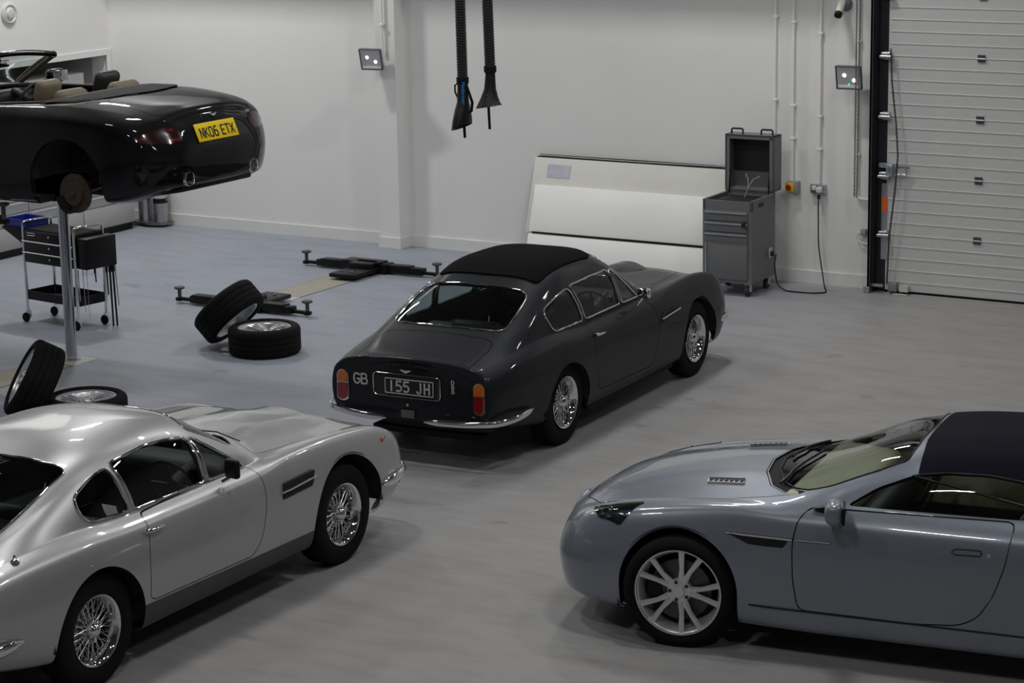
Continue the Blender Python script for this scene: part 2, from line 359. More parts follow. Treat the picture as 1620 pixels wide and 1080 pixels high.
def loft(stations, nu=230):
    """-> A (nu, nv, 8): position, normal, u (x of station), v (line number 0..7)"""
    S = []
    for st in stations:
        x, pts = st[0], st[1]; dx = st[2] if len(st) > 2 else [0]*8
        S.append([(x+dx[k], pts[k][0], pts[k][1]) for k in range(8)])
    S = np.array(S)[::-1] if S[0][0][0] > S[-1][0][0] else np.array(S)   # rear to front
    ph0 = S[1]*np.array([1, -1, 1]); ph1 = S[-2]*np.array([1, -1, 1])
    fold0 = abs(S[0][2][1]) < 1e-6; fold1 = abs(S[-1][2][1]) < 1e-6
    L = [S[i] for i in range(len(S))]
    if fold0: L = [ph0]+L
    if fold1: L = L+[ph1]
    L = np.array(L); d = np.linalg.norm(np.diff(L, axis=0), axis=2).mean(axis=1)
    T = np.concatenate([[0], np.cumsum(np.sqrt(d))])
    T0 = T[1] if fold0 else T[0]; T1 = T[-2] if fold1 else T[-1]
    # even spacing by length
    tt = np.linspace(T0, T1, 600); Q = hermite(T, L, tt); ln = np.concatenate([[0], np.cumsum(np.linalg.norm(np.diff(Q, axis=0), axis=2).mean(axis=1))])
    t = np.interp(np.linspace(0, ln[-1], nu), ln, tt)
    G = hermite(T, L, t)                                  # nu,8,3
    nv = len(VSAMP); A = np.zeros((nu, nv, 8)); vk = np.arange(9)
    for i in range(nu):
        g = np.concatenate([G[i], (G[i][6]*np.array([1, -1, 1]))[None]]); dd = np.sqrt(np.linalg.norm(np.diff(g, axis=0), axis=1)+1e-6)
        K = np.concatenate([[0], np.cumsum(dd)])
        vv = VSAMP
        kk = np.interp(vv, vk, K); tn = np.array([1, .9, 1, .9, .32, .9, 1, 1, 1.])
        A[i, :, :3] = hermite(K, g, kk, tn); A[i, :, 6] = 0; A[i, :, 7] = vv
    A[:, :, 6] = A[:, 10, 0][:, None]
    # glass house sides: nearly straight between belt and roof rail
    m4 = np.where((VSAMP >= 4) & (VSAMP <= 5))[0]; a, z = A[:, m4[0], :3], A[:, m4[-1], :3]
    wgt = np.clip((z[:, 2]-a[:, 2]-.04)/.08, 0, 1)[:, None]
    for j in m4:
        tt_ = VSAMP[j]-4; out = np.stack([0*a[:, 0], z[:, 2]-a[:, 2], a[:, 1]-z[:, 1]], 1)
        A[:, j, :3] = A[:, j, :3]*(1-wgt)+wgt*((1-tt_)*a+tt_*z+out*.10*4*tt_*(1-tt_)*(.6+.4*tt_))
    du = np.gradient(A[:, :, :3], axis=0); dv = np.gradient(A[:, :, :3], axis=1)
    n = np.cross(dv, du); ln = np.linalg.norm(n, axis=2, keepdims=True); n = n/np.maximum(ln, 1e-9)
    n[:, -1, 1] = 0
    if fold0: n[0, :, 1] = 0
    if fold1: n[-1, :, 1] = 0
    n /= np.maximum(np.linalg.norm(n, axis=2, keepdims=True), 1e-9)
    # outward
    if (n[nu//2, nv//3, 1]) < 0: n = -n
    A[:, :, 3:6] = n
    return A
class Srf:
    """polygon soup with attributes A (n,8) and padded face table"""
    def __init__(s, A, Fc): s.A = A; s.F = Fc
    @staticmethod
    def body(A):
        nu, nv = A.shape[:2]; idx = np.arange(nu*nv).reshape(nu, nv)
        q = np.stack([idx[:-1, :-1], idx[1:, :-1], idx[1:, 1:], idx[:-1, 1:]], -1).reshape(-1, 4)
        L = A.reshape(-1, 8); R = L.copy(); R[:, 1] *= -1; R[:, 4] *= -1
        Fc = np.concatenate([q[:, ::-1], q+nu*nv]); pad = np.full((len(Fc), 8), -1); pad[:, :4] = Fc
        return Srf(np.concatenate([L, R]), pad)
    def clip(s, g):
        """split into (g<0, g>=0)"""
        val = g(s.A); val = np.where(np.abs(val) < 1e-7, 1e-7, val)
        ok = s.F >= 0; neg = (val[s.F] < 0) & ok; c = neg.sum(1); n = ok.sum(1)
        Fi = [s.F[c == n]]; Fo = [s.F[c == 0]]; mixed = np.where((c > 0) & (c < n))[0]
        new = []; ed = {}; base = len(s.A)
        def cut(a, b):
            k = (a, b) if a < b else (b, a)
            if k not in ed:
                a_, b_ = k; t = val[a_]/(val[a_]-val[b_]); ed[k] = base+len(new); new.append(s.A[a_]*(1-t)+s.A[b_]*t)
            return ed[k]
        pi, po = [], []
        for f in mixed:
            poly = [i for i in s.F[f] if i >= 0]; a_in, a_out = [], []
            for i, a in enumerate(poly):
                b = poly[(i+1) % len(poly)]
                (a_in if val[a] < 0 else a_out).append(a)
                if (val[a] < 0) != (val[b] < 0): k = cut(a, b); a_in.append(k); a_out.append(k)
            if 3 <= len(a_in) <= 8: pi.append(a_in+[-1]*(8-len(a_in)))
            if 3 <= len(a_out) <= 8: po.append(a_out+[-1]*(8-len(a_out)))
        A = np.concatenate([s.A, np.array(new).reshape(-1, 8)]) if new else s.A
        if pi: Fi.append(np.array(pi))
        if po: Fo.append(np.array(po))
        return Srf(A, np.concatenate(Fi)).pack(), Srf(A, np.concatenate(Fo)).pack()
    def pack(s):
        if len(s.F) == 0: return s
        used = np.unique(s.F[s.F >= 0]); m = np.full(len(s.A), -1); m[used] = np.arange(len(used))
        return Srf(s.A[used], np.where(s.F >= 0, m[s.F], -1))
    def sel(s, cond):
        """whole faces whose centre satisfies cond(A)"""
        ok = (s.F >= 0)[..., None]; ctr = (s.A[s.F]*ok).sum(1)/ok.sum(1); k = cond(ctr)
        return Srf(s.A, s.F[k]).pack(), Srf(s.A, s.F[~k]).pack()
    def push(s, d):
        A = s.A.copy(); n = A[:, 3:6]/np.maximum(np.linalg.norm(A[:, 3:6], axis=1, keepdims=True), 1e-9); A[:, :3] += n*d
        return Srf(A, s.F)
    def faces(s): return [[i for i in f if i >= 0] for f in s.F]
    def loops(s):
        """boundary loops as lists of points (with normals)"""
        cnt = {}; pos = np.round(s.A[:, :3], 5); key = {}; rep = []
        for i, p in enumerate(map(tuple, pos)): rep.append(key.setdefault(p, i))
        for f in s.faces():
            f = [rep[i] for i in f]
            for i, a in enumerate(f):
                b = f[(i+1) % len(f)]
                if a != b: cnt[(a, b)] = cnt.get((a, b), 0)+1
        nxt = {}
        for (a, b), c in cnt.items():
            if (b, a) not in cnt: nxt.setdefault(a, []).append(b)
        out = []
        while nxt:
            a = next(iter(nxt)); lp = [a]
            while True:
                bs = nxt.get(lp[-1])
                if not bs: break
                b = bs.pop()
                if not bs: del nxt[lp[-1]]
                if b == lp[0]: break
                lp.append(b)
            if len(lp) > 6: out.append(s.A[lp])
        return sorted(out, key=lambda l: -len(l))
def poly_round(poly, r=.04, n=5):
    P = np.array(poly, float); out = []; m = len(P)
    for i in range(m):
        a, b, c = P[i-1], P[i], P[(i+1) % m]; u = a-b; v = c-b; lu, lv = np.linalg.norm(u), np.linalg.norm(v)
        q = min(r, lu*.45, lv*.45); p0 = b+u/lu*q; p1 = b+v/lv*q
        for k in range(n+1):
            t = k/n; out.append((1-t)**2*p0+2*t*(1-t)*b+t*t*p1)
    return np.array(out)
def sd_poly(poly, x, y):
    """signed distance (negative inside)"""
    P = np.asarray(poly, float); d2 = np.full(len(x), 1e9); ins = np.zeros(len(x), bool); n = len(P)
    for i in range(n):
        ax, ay = P[i]; bx, by = P[(i+1) % n]; ex, ey = bx-ax, by-ay; wx, wy = x-ax, y-ay
        t = np.clip((wx*ex+wy*ey)/(ex*ex+ey*ey+1e-12), 0, 1); d2 = np.minimum(d2, (wx-ex*t)**2+(wy-ey*t)**2)
        c = (ay > y) != (by > y)
        with np.errstate(divide='ignore', invalid='ignore'): ins ^= c & (x < (bx-ax)*(y-ay)/(by-ay)+ax)
    return np.where(ins, -1, 1)*np.sqrt(d2)
BIG = 9.
def side_g(poly, off=0., vmax=6.2, vmin=-1, ymin=.25):
    def g(A):
        v = sd_poly(poly, A[:, 0], A[:, 2])+off
        return np.where((A[:, 7] <= vmax) & (A[:, 7] >= vmin) & (np.abs(A[:, 1]) > ymin), v, BIG)
    return g
def top_g(half, off=0., vmin=3., xr=None):
    H = [tuple(p) for p in half]; full = H+[(x, -y) for x, y in H[::-1] if abs(y) > 1e-6]
    def g(A):
        v = sd_poly(full, A[:, 0], A[:, 1])+off
        return np.where(A[:, 7] >= vmin, v, BIG)
    return g
def arch_g(cx, cz, r, vmax=3.9, sq=1.0):
    def g(A):
        v = np.hypot(A[:, 0]-cx, (A[:, 2]-cz)*sq)-r
        v = np.where(A[:, 2] < cz, np.abs(A[:, 0]-cx)-r, v)
        return np.where(A[:, 7] <= vmax, v, BIG)
    return g
def rear_g(poly, x_lt, off=0.):
    """outline in (y,z) on the tail, where x < x_lt"""
    def g(A):
        v = sd_poly(poly, A[:, 1], A[:, 2])+off
        return np.where(A[:, 0] < x_lt, v, BIG)
    return g
def fold(x, pts, sy, dx=0., dz=0., lift=0.):
    """station made from pts with widths scaled by sy (used to close nose and tail)"""
    return (x, [(y*sy, z+dz) for y, z in pts], [dx]*8)
# dark grey fastback
_t = [(.50, .36), (.66, .40), (.715, .56), (.685, .74), (.585, .815), (.44, .845), (.26, .86), (0, .865)]
_n = [(.35, .30), (.45, .33), (.54, .48), (.50, .61), (.40, .65), (.28, .67), (.15, .68), (0, .685)]
ST_GREY = [
 (2.20, [(0, z) for y, z in _n]), (2.195, [(y*.6, z) for y, z in _n]), (2.17, _n),
 (2.10, [(.55, .25), (.65, .29), (.71, .50), (.64, .70), (.48, .73), (.34, .745), (.18, .755), (0, .76)]),
 (1.90, [(.66, .21), (.75, .26), (.79, .52), (.695, .815), (.51, .80), (.38, .805), (.2, .825), (0, .83)]),
 (1.55, [(.70, .20), (.79, .24), (.83, .53), (.70, .885), (.54, .85), (.42, .86), (.22, .885), (0, .89)]),
 (1.10, [(.70, .20), (.79, .235), (.84, .54), (.715, .895), (.58, .878), (.46, .89), (.24, .925), (0, .93)]),
 (.75, [(.70, .20), (.785, .23), (.84, .54), (.75, .88), (.65, .89), (.51, .915), (.27, .95), (0, .958)]),
 (.45, [(.70, .20), (.785, .23), (.838, .54), (.785, .83), (.70, .892), (.615, .935), (.34, 1.06), (0, 1.095)]),
 (.20, [(.70, .20), (.785, .23), (.836, .54), (.795, .81), (.71, .89), (.605, 1.06), (.37, 1.205), (0, 1.24)]),
 (-.10, [(.70, .20), (.785, .23), (.835, .54), (.80, .80), (.712, .888), (.578, 1.212), (.37, 1.332), (0, 1.358)]),
 (-.45, [(.70, .20), (.785, .23), (.835, .54), (.80, .80), (.712, .885), (.568, 1.252), (.37, 1.365), (0, 1.388)]),
 (-.90, [(.70, .20), (.785, .235), (.838, .54), (.80, .80), (.712, .885), (.562, 1.235), (.37, 1.342), (0, 1.365)]),
 (-1.25, [(.70, .20), (.79, .24), (.84, .55), (.795, .82), (.705, .91), (.565, 1.145), (.385, 1.24), (0, 1.266)]),
 (-1.55, [(.68, .21), (.78, .26), (.83, .55), (.785, .82), (.69, .91), (.58, 1.05), (.395, 1.126), (0, 1.152)]),
 (-1.82, [(.63, .24), (.76, .30), (.81, .56), (.77, .81), (.67, .89), (.555, .97), (.35, 1.01), (0, 1.025)]),
 (-2.10, [(.58, .29), (.73, .35), (.78, .56), (.745, .78), (.64, .85), (.50, .895), (.30, .915), (0, .925)]),
 (-2.33, [(.53, .34), (.69, .385), (.738, .56), (.705, .75), (.60, .82), (.46, .85), (.28, .862), (0, .868)]),
 (-2.395, _t), (-2.405, [(y*.97, z-(.012 if z > .5 else -.01)) for y, z in _t]), (-2.392, [(y*.90, z-(.04 if z > .6 else -.02)) for y, z in _t]),
 (-2.392, [(y*.5, z-(.04 if z > .6 else -.02)) for y, z in _t]), (-2.392, [(0, z-(.04 if z > .6 else -.02)) for y, z in _t])]
# silver fastback
_n = [(.50, .30), (.62, .33), (.70, .48), (.66, .63), (.52, .66), (.36, .67), (.2, .675), (0, .68)]
_t = [(.55, .38), (.74, .42), (.80, .60), (.76, .78), (.66, .83), (.48, .85), (.28, .865), (0, .87)]
ST_SILVER = [
 (2.19, [(0, z) for y, z in _n]), (2.185, [(y*.6, z) for y, z in _n]), (2.16, _n),
 (2.08, [(.62, .26), (.76, .31), (.83, .50), (.775, .705), (.58, .74), (.40, .75), (.2, .762), (0, .768)]),
 (1.85, [(.70, .22), (.82, .27), (.885, .52), (.80, .81), (.63, .815), (.44, .82), (.22, .84), (0, .845)]),
 (1.40, [(.74, .20), (.86, .25), (.915, .54), (.81, .875), (.65, .865), (.46, .87), (.24, .90), (0, .905)]),
 (.95, [(.76, .20), (.86, .24), (.912, .54), (.82, .89), (.67, .893), (.48, .905), (.26, .93), (0, .935)]),
 (.80, [(.76, .20), (.857, .24), (.911, .54), (.825, .888), (.685, .90), (.52, .913), (.28, .942), (0, .950)]),
 (.65, [(.76, .20), (.855, .24), (.91, .54), (.835, .885), (.71, .905), (.56, .93), (.31, .985), (0, 1.005)]),
 (.40, [(.76, .20), (.855, .24), (.908, .54), (.85, .855), (.74, .91), (.685, .98), (.37, 1.095), (0, 1.13)]),
 (.10, [(.76, .20), (.855, .24), (.908, .54), (.855, .85), (.745, .91), (.648, 1.10), (.40, 1.245), (0, 1.28)]),
 (-.20, [(.76, .20), (.855, .24), (.908, .54), (.855, .845), (.745, .908), (.615, 1.20), (.405, 1.31), (0, 1.34)]),
 (-.55, [(.76, .20), (.855, .24), (.908, .54), (.855, .845), (.745, .91), (.60, 1.232), (.40, 1.325), (0, 1.352)]),
 (-.95, [(.76, .20), (.86, .24), (.91, .55), (.86, .85), (.745, .92), (.592, 1.21), (.395, 1.305), (0, 1.332)]),
 (-1.30, [(.75, .20), (.86, .25), (.915, .56), (.86, .865), (.745, .94), (.59, 1.125), (.395, 1.215), (0, 1.242)]),
 (-1.65, [(.72, .23), (.85, .28), (.905, .57), (.845, .86), (.735, .93), (.59, 1.02), (.38, 1.075), (0, 1.095)]),
 (-2.00, [(.66, .29), (.81, .34), (.875, .58), (.815, .84), (.71, .895), (.57, .935), (.35, .96), (0, .97)]),
 (-2.28, [(.58, .36), (.76, .40), (.825, .60), (.78, .80), (.68, .845), (.5, .865), (.3, .88), (0, .885)]),
 (-2.36, _t), (-2.375, [(y*.95, z-.01) for y, z in _t]), (-2.36, [(y*.88, z-.03) for y, z in _t]), (-2.36, [(y*.4, z-.03) for y, z in _t]), (-2.36, [(0, z-.03) for y, z in _t])]
# modern grand tourer, shared by the two convertibles
_n = [(.34, .22), (.50, .26), (.58, .45), (.47, .565), (.35, .61), (.24, .63), (.12, .64), (0, .645)]
GT_FRONT = [
 (2.32, [(0, z) for y, z in _n]), (2.31, [(y*.55, z) for y, z in _n]), (2.275, _n),
 (2.20, [(.50, .19), (.67, .235), (.715, .45), (.60, .62), (.45, .67), (.32, .69), (.16, .70), (0, .705)]),
 (2.05, [(.64, .17), (.80, .22), (.835, .47), (.725, .70), (.55, .735), (.40, .765), (.2, .785), (0, .79)]),
 (1.80, [(.72, .16), (.885, .21), (.915, .49), (.81, .775), (.62, .80), (.44, .83), (.22, .855), (0, .86)]),
 (1.37, [(.78, .15), (.91, .20), (.945, .52), (.84, .845), (.67, .865), (.48, .90), (.24, .925), (0, .932)]),
 (1.00, [(.80, .15), (.90, .20), (.93, .52), (.855, .875), (.72, .90), (.52, .935), (.26, .965), (0, .972)])]
ST_BLUE = GT_FRONT+[
 (.80, [(.80, .15), (.905, .195), (.93, .50), (.87, .86), (.765, .91), (.57, .955), (.30, 1.0), (0, 1.01)]),
 (.55, [(.80, .15), (.91, .19), (.93, .50), (.88, .84), (.795, .925), (.635, 1.0), (.35, 1.085), (0, 1.105)]),
 (.25, [(.80, .15), (.91, .19), (.932, .50), (.885, .835), (.80, .935), (.62, 1.11), (.38, 1.20), (0, 1.22)]),
 (0., [(.80, .15), (.91, .19), (.934, .50), (.89, .835), (.80, .942), (.612, 1.175), (.385, 1.255), (0, 1.275)]),
 (-.35, [(.80, .15), (.91, .19), (.936, .50), (.895, .84), (.80, .948), (.61, 1.21), (.39, 1.285), (0, 1.30)]),
 (-.80, [(.80, .15), (.91, .19), (.94, .51), (.905, .85), (.80, .96), (.60, 1.20), (.385, 1.275), (0, 1.295)]),
 (-1.15, [(.80, .16), (.91, .20), (.95, .53), (.915, .87), (.795, .975), (.60, 1.11), (.38, 1.185), (0, 1.205)]),
 (-1.5, [(.78, .17), (.91, .22), (.95, .55), (.91, .875), (.775, .96), (.59, 1.0), (.36, 1.03), (0, 1.04)]),
 (-1.9, [(.70, .20), (.87, .25), (.92, .56), (.865, .85), (.73, .92), (.55, .955), (.3, .975), (0, .98)])]
GT_TAIL_E = [(.48, .29), (.62, .335), (.67, .56), (.63, .77), (.56, .868), (.42, .905), (.24, .922), (0, .927)]
_dx = [.05, -.01, -.045, .02, .05, .06, .06, .06]
_low = lambda k: [(y*k, z-(.05 if z > .88 else .035 if z > .8 else 0)) for y, z in GT_TAIL_E]
GT_REAR = [
 (-2.07, [(.62, .25), (.79, .30), (.845, .56), (.79, .80), (.68, .88), (.50, .925), (.28, .945), (0, .95)], [q*.3 for q in _dx]),
 (-2.18, GT_TAIL_E, [q*.8 for q in _dx]), (-2.225, _low(.8), _dx), (-2.25, _low(.4), _dx), (-2.255, _low(0), _dx)]
ST_BLUE += GT_REAR
ST_BLACK = GT_FRONT+[
 (.75, [(.80, .15), (.905, .195), (.93, .50), (.87, .86), (.765, .91), (.57, .95), (.30, .985), (0, .995)]),
 (.45, [(.80, .15), (.91, .19), (.93, .50), (.88, .84), (.795, .925), (.62, .945), (.35, .955), (0, .96)]),
 (-.35, [(.80, .15), (.91, .19), (.936, .50), (.895, .84), (.80, .940), (.65, .955), (.39, .965), (0, .97)]),
 (-.80, [(.80, .15), (.91, .19), (.94, .51), (.905, .85), (.80, .955), (.63, .985), (.385, 1.0), (0, 1.005)]),
 (-1.15, [(.80, .16), (.91, .20), (.95, .53), (.915, .87), (.795, .97), (.62, 1.0), (.38, 1.02), (0, 1.025)]),
 (-1.5, [(.78, .17), (.91, .22), (.95, .55), (.91, .875), (.775, .965), (.59, 1.0), (.36, 1.02), (0, 1.025)]),
 (-1.9, [(.70, .20), (.87, .25), (.92, .56), (.865, .85), (.73, .92), (.55, .955), (.3, .975), (0, .98)])]+GT_REAR
# ---------------------------------------------------------------- car parts
def sweep(bag, pts, hz, ht, n=10, ends=.25):
    """blade shaped bumper bar: elliptic section, hz half height, ht half thickness, tapering ends"""
    P = np.array(pts, float); T = np.concatenate([[0], np.cumsum(np.linalg.norm(np.diff(P, axis=0), axis=1))])
    m = max(16, int(T[-1]/.05)); t = np.linspace(0, T[-1], m); Q = hermite(T, P, t); V = []
    d = np.gradient(Q, axis=0); d /= np.linalg.norm(d, axis=1, keepdims=True)
    for i in range(m):
        side = np.cross(d[i], (0, 0, 1.)); side /= np.linalg.norm(side); upv = np.cross(side, d[i])
        e = min(t[i], T[-1]-t[i]); k = ends+(1-ends)*min(1, e/.12)**.6
        for j in range(n):
            a = 2*PI*j/n; V.append(Q[i]+side*ht*k*math.cos(a)+upv*hz*k*math.sin(a))
    Fc = [(i*n+j, i*n+(j+1) % n, (i+1)*n+(j+1) % n, (i+1)*n+j) for i in range(m-1) for j in range(n)]
    Fc += [tuple(range(n))[::-1], tuple(range((m-1)*n, m*n))]
    return bag.add(V, Fc)
def spart(root, name, s, m, push=0.):
    if len(s.F) == 0: return None
    q = s.push(push) if push else s
    return raw_obj(name, q.A[:, :3], q.faces(), m, root, normals=q.A[:, 3:6])
def halves(s):
    return s.sel(lambda c: c[:, 1] > 0)
def trim(root, name, s, r, m, push=.002, which=None, keep=None):
    """bright strip along the edge of a pane"""
    b = Bag()
    for lp in s.loops()[:1]:
        P = lp[:, :3]+lp[:, 3:6]*push
        if keep is not None:
            k = keep(lp); 
            if not k.all():
                i0 = int(np.argmax(~k)); k = np.roll(k, -i0); P = np.roll(P, -i0, axis=0); P = P[k]
                b.tube(P, r, 6); continue
        b.tube(P, r, 6, closed=True)
    return b.obj(name, m, root, smooth=60)
def lathe_y(prof, n, pos, sgn):
    b = Bag(); b.lathe([(r, h*sgn) for r, h in prof], n, 'y', pos, closed=True); return b
TYRE = lambda R, w, rr: [(rr, -w*.40), (rr+.012, -w*.47), (rr+(R-rr)*.45, -w*.52), (R-.028, -w*.49), (R-.008, -w*.43), (R, -w*.34), (R, -w*.23), (R-.007, -w*.22), (R-.007, -w*.19), (R, -w*.18), (R, -w*.02), (R-.007, -w*.01),
                         (R-.007, w*.02), (R, w*.03), (R, w*.18), (R-.007, w*.19), (R-.007, w*.22), (R, w*.23), (R, w*.34), (R-.008, w*.43), (R-.028, w*.49), (R-.0+(rr-R)*.55, w*.52), (rr+.012, w*.47), (rr, w*.40)]
def wire_wheel(root, x, y, R=.345, w=.185, rr=.200):
    """chrome wire wheel with knock-off hub; outer face towards sign(y)"""
    s = 1 if y > 0 else -1; c = (x, y-s*.045, R)
    ty = lathe_y(TYRE(R, w, rr), 56, c, s).obj('tyre', RUBBER, root, 40)
    f = lambda prof, n=48: lathe_y(prof, n, c, s)
    f([(rr+.014, .098), (rr+.016, .092), (rr+.006, .086), (rr-.002, .075), (rr-.012, .05), (rr-.028, .02), (rr-.03, .015), (rr-.018, .052), (rr-.006, .078), (rr+.004, .094)]).obj('rim', CHROME, ty, 50)
    f([(rr-.030, .02), (rr-.034, -.03), (rr-.012, -.06), (rr+.004, -.085), (rr+.0, -.088), (rr-.02, -.06), (rr-.036, -.03), (rr-.034, .02)]).obj('rim_barrel', mat('barrel_grey', (.045, .045, .047), .45, .8), ty, 50)
    b = Bag()
    for i in range(36):
        a = 2*PI*i/36; tw = .32 if i % 2 else -.32
        for h0, r0, h1, r1 in ((.050, .050, .040, rr-.018), (-.045, .056, .012, rr-.028)):
            p0 = (r0*math.cos(a+tw), h0*s, r0*math.sin(a+tw)); p1 = (r1*math.cos(a), h1*s, r1*math.sin(a))
            b.frustum(np.array(p0)+c, np.array(p1)+c, .0033, n=4, cap=False)
    tag(b.obj('spokes', mat('spoke_chrome', (.85, .85, .87), .22, 1.), ty, 60), kind='stuff')
    hb = Bag(); hb.lathe([(.0, -.07*s), (.062, -.07*s), (.062, -.05*s), (.045, .0), (.050, .035*s), (.056, .045*s), (.050, .07*s), (.035, .095*s), (.018, .106*s), (0, .108*s)], 24, 'y', c)
    for k in range(3):
        a = 2*PI*k/3+.5; d = np.array((math.cos(a), 0, math.sin(a)))
        hb.rbox(np.array(c)+d*.05+np.array((0, .075*s, 0)), (.05, .018, .022), .006, rmat(0, -a, 0))
    hb.obj('hub_spinner', CHROME, ty, 45)
    dr = Bag(); dr.lathe([(0, -.06*s), (.14, -.06*s), (.14, -.075*s), (0, -.075*s)], 32, 'y', c); dr.obj('brake_disc', mat('brake_iron', (.10, .10, .10), .45, .9), ty, 40)
    return ty
def arch_liner(root, cx, cz, r, yo, yi=.50, zlow=None):
    for s in (1, -1):
        b = Bag(); V = []; n = 22
        for i in range(n+1):
            a = PI*i/n
            for y in (yo, yi): V.append((cx+r*math.cos(a), s*y, max(.16, cz+r*math.sin(a))))
        Fc = [(2*i, 2*i+1, 2*i+3, 2*i+2) for i in range(n)]; b.add(V, Fc)
        if zlow is not None:
            for q in (-1, 1):
                k = len(b.V); b.V += [(cx+q*r, s*yo, zlow), (cx+q*r, s*yi, zlow), (cx+q*r, s*yo, cz+.01), (cx+q*r, s*yi, cz+.01)]; b.F += [(k, k+1, k+3, k+2)]
        ctr = [(cx, s*yi, cz)]; k = len(b.V); b.V += ctr; b.F += [(2*i+1, 2*i+3, k) for i in range(n)]
        b.obj('wheel_arch_liner', LINER, root, 60)
def seat(root, x, y, zb, m, name='seat', back_h=.58, head=True, tilt=.32):
    b = Bag()
    b.rbox((x+.02, y, zb+.08), (.50, .50, .17), .06, rmat(0, -.08, 0), 3)
    R = rmat(0, -tilt, 0); ax = R@np.array((0, 0, 1.))
    b.rbox(np.array((x-.22, y, zb+.10))+ax*back_h/2, (.15, .50, back_h), .06, R, 3)
    for s in (1, -1):
        b.rbox(np.array((x-.18, y+s*.22, zb+.12))+ax*back_h*.42, (.16, .09, back_h*.75), .04, R, 2)
    if head:
        b.rbox(np.array((x-.23, y, zb+.12))+ax*(back_h+.09), (.11, .28, .20), .05, R, 3)
    return b.obj(name, m, root, 50)
def steering(root, x, y, z, m, r=.19, tilt=1.15):
    b = Bag(); R = rmat(0, tilt, 0)
    ring = [np.array((x, y, z))+R@np.array((r*math.cos(t), r*math.sin(t), 0)) for t in np.linspace(0, 2*PI, 33)[:-1]]
    b.tube(ring, .013, 8, closed=True)
    for a in (PI/2, -PI/2, PI): b.frustum(np.array((x, y, z))+R@np.array((r*math.cos(a), r*math.sin(a), 0)), (x, y, z), .012, n=6)
    b.frustum((x, y, z), np.array((x, y, z))+R@np.array((0, 0, .25)), .05, .03, 10)
    return b.obj('steering_wheel', m, root, 50)
def wings(root, loc, R, w, m, name='wing_badge'):
    """small winged emblem, flat in the xy plane of R"""
    half = [(0, -.30), (.10, -.30), (.30, -.20), (.75, .02), (1.0, .22), (.80, .24), (.5, .20), (.2, .16), (0, .16)]
    poly = half+[(-x, y) for x, y in half[::-1] if x > 0]
    b = Bag(); b.prism([(x*w/2, y*w/2) for x, y in poly], 0, .003, 'xy')
    R = np.array(R)
    return b.obj(name, m, root, 30, xf=lambda v: R@np.array(v)+np.array(loc))
R_TAIL = ((0, 0, -1), (-1, 0, 0), (0, 1, 0))     # text seen from behind the car
LINER = mat('dark_liner', (.010, .010, .011), .85)
TRIMD = mat('dark_trim', (.014, .014, .015), .7)
GLASS_DK = glass('tinted_glass', (.50, .56, .56), 1.5)
GLASS_CL = glass('clear_glass', (.72, .78, .76), 1.5)
GLASS_LAMP = glass('lamp_glass', (.75, .78, .80), 1.45)
AMBER = mat('amber_lens', (.50, .12, .012), .15, coat=.8)
REDL = mat('red_lens', (.19, .008, .010), .15, coat=.8)
LEATHER = mat('black_leather', (.02, .019, .018), .5, bump=.1, scale=40)
CREAM = mat('cream_leather', (.50, .46, .33), .5, bump=.08, scale=40)
TAN = mat('tan_leather', (.20, .165, .11), .55, bump=.08, scale=40)

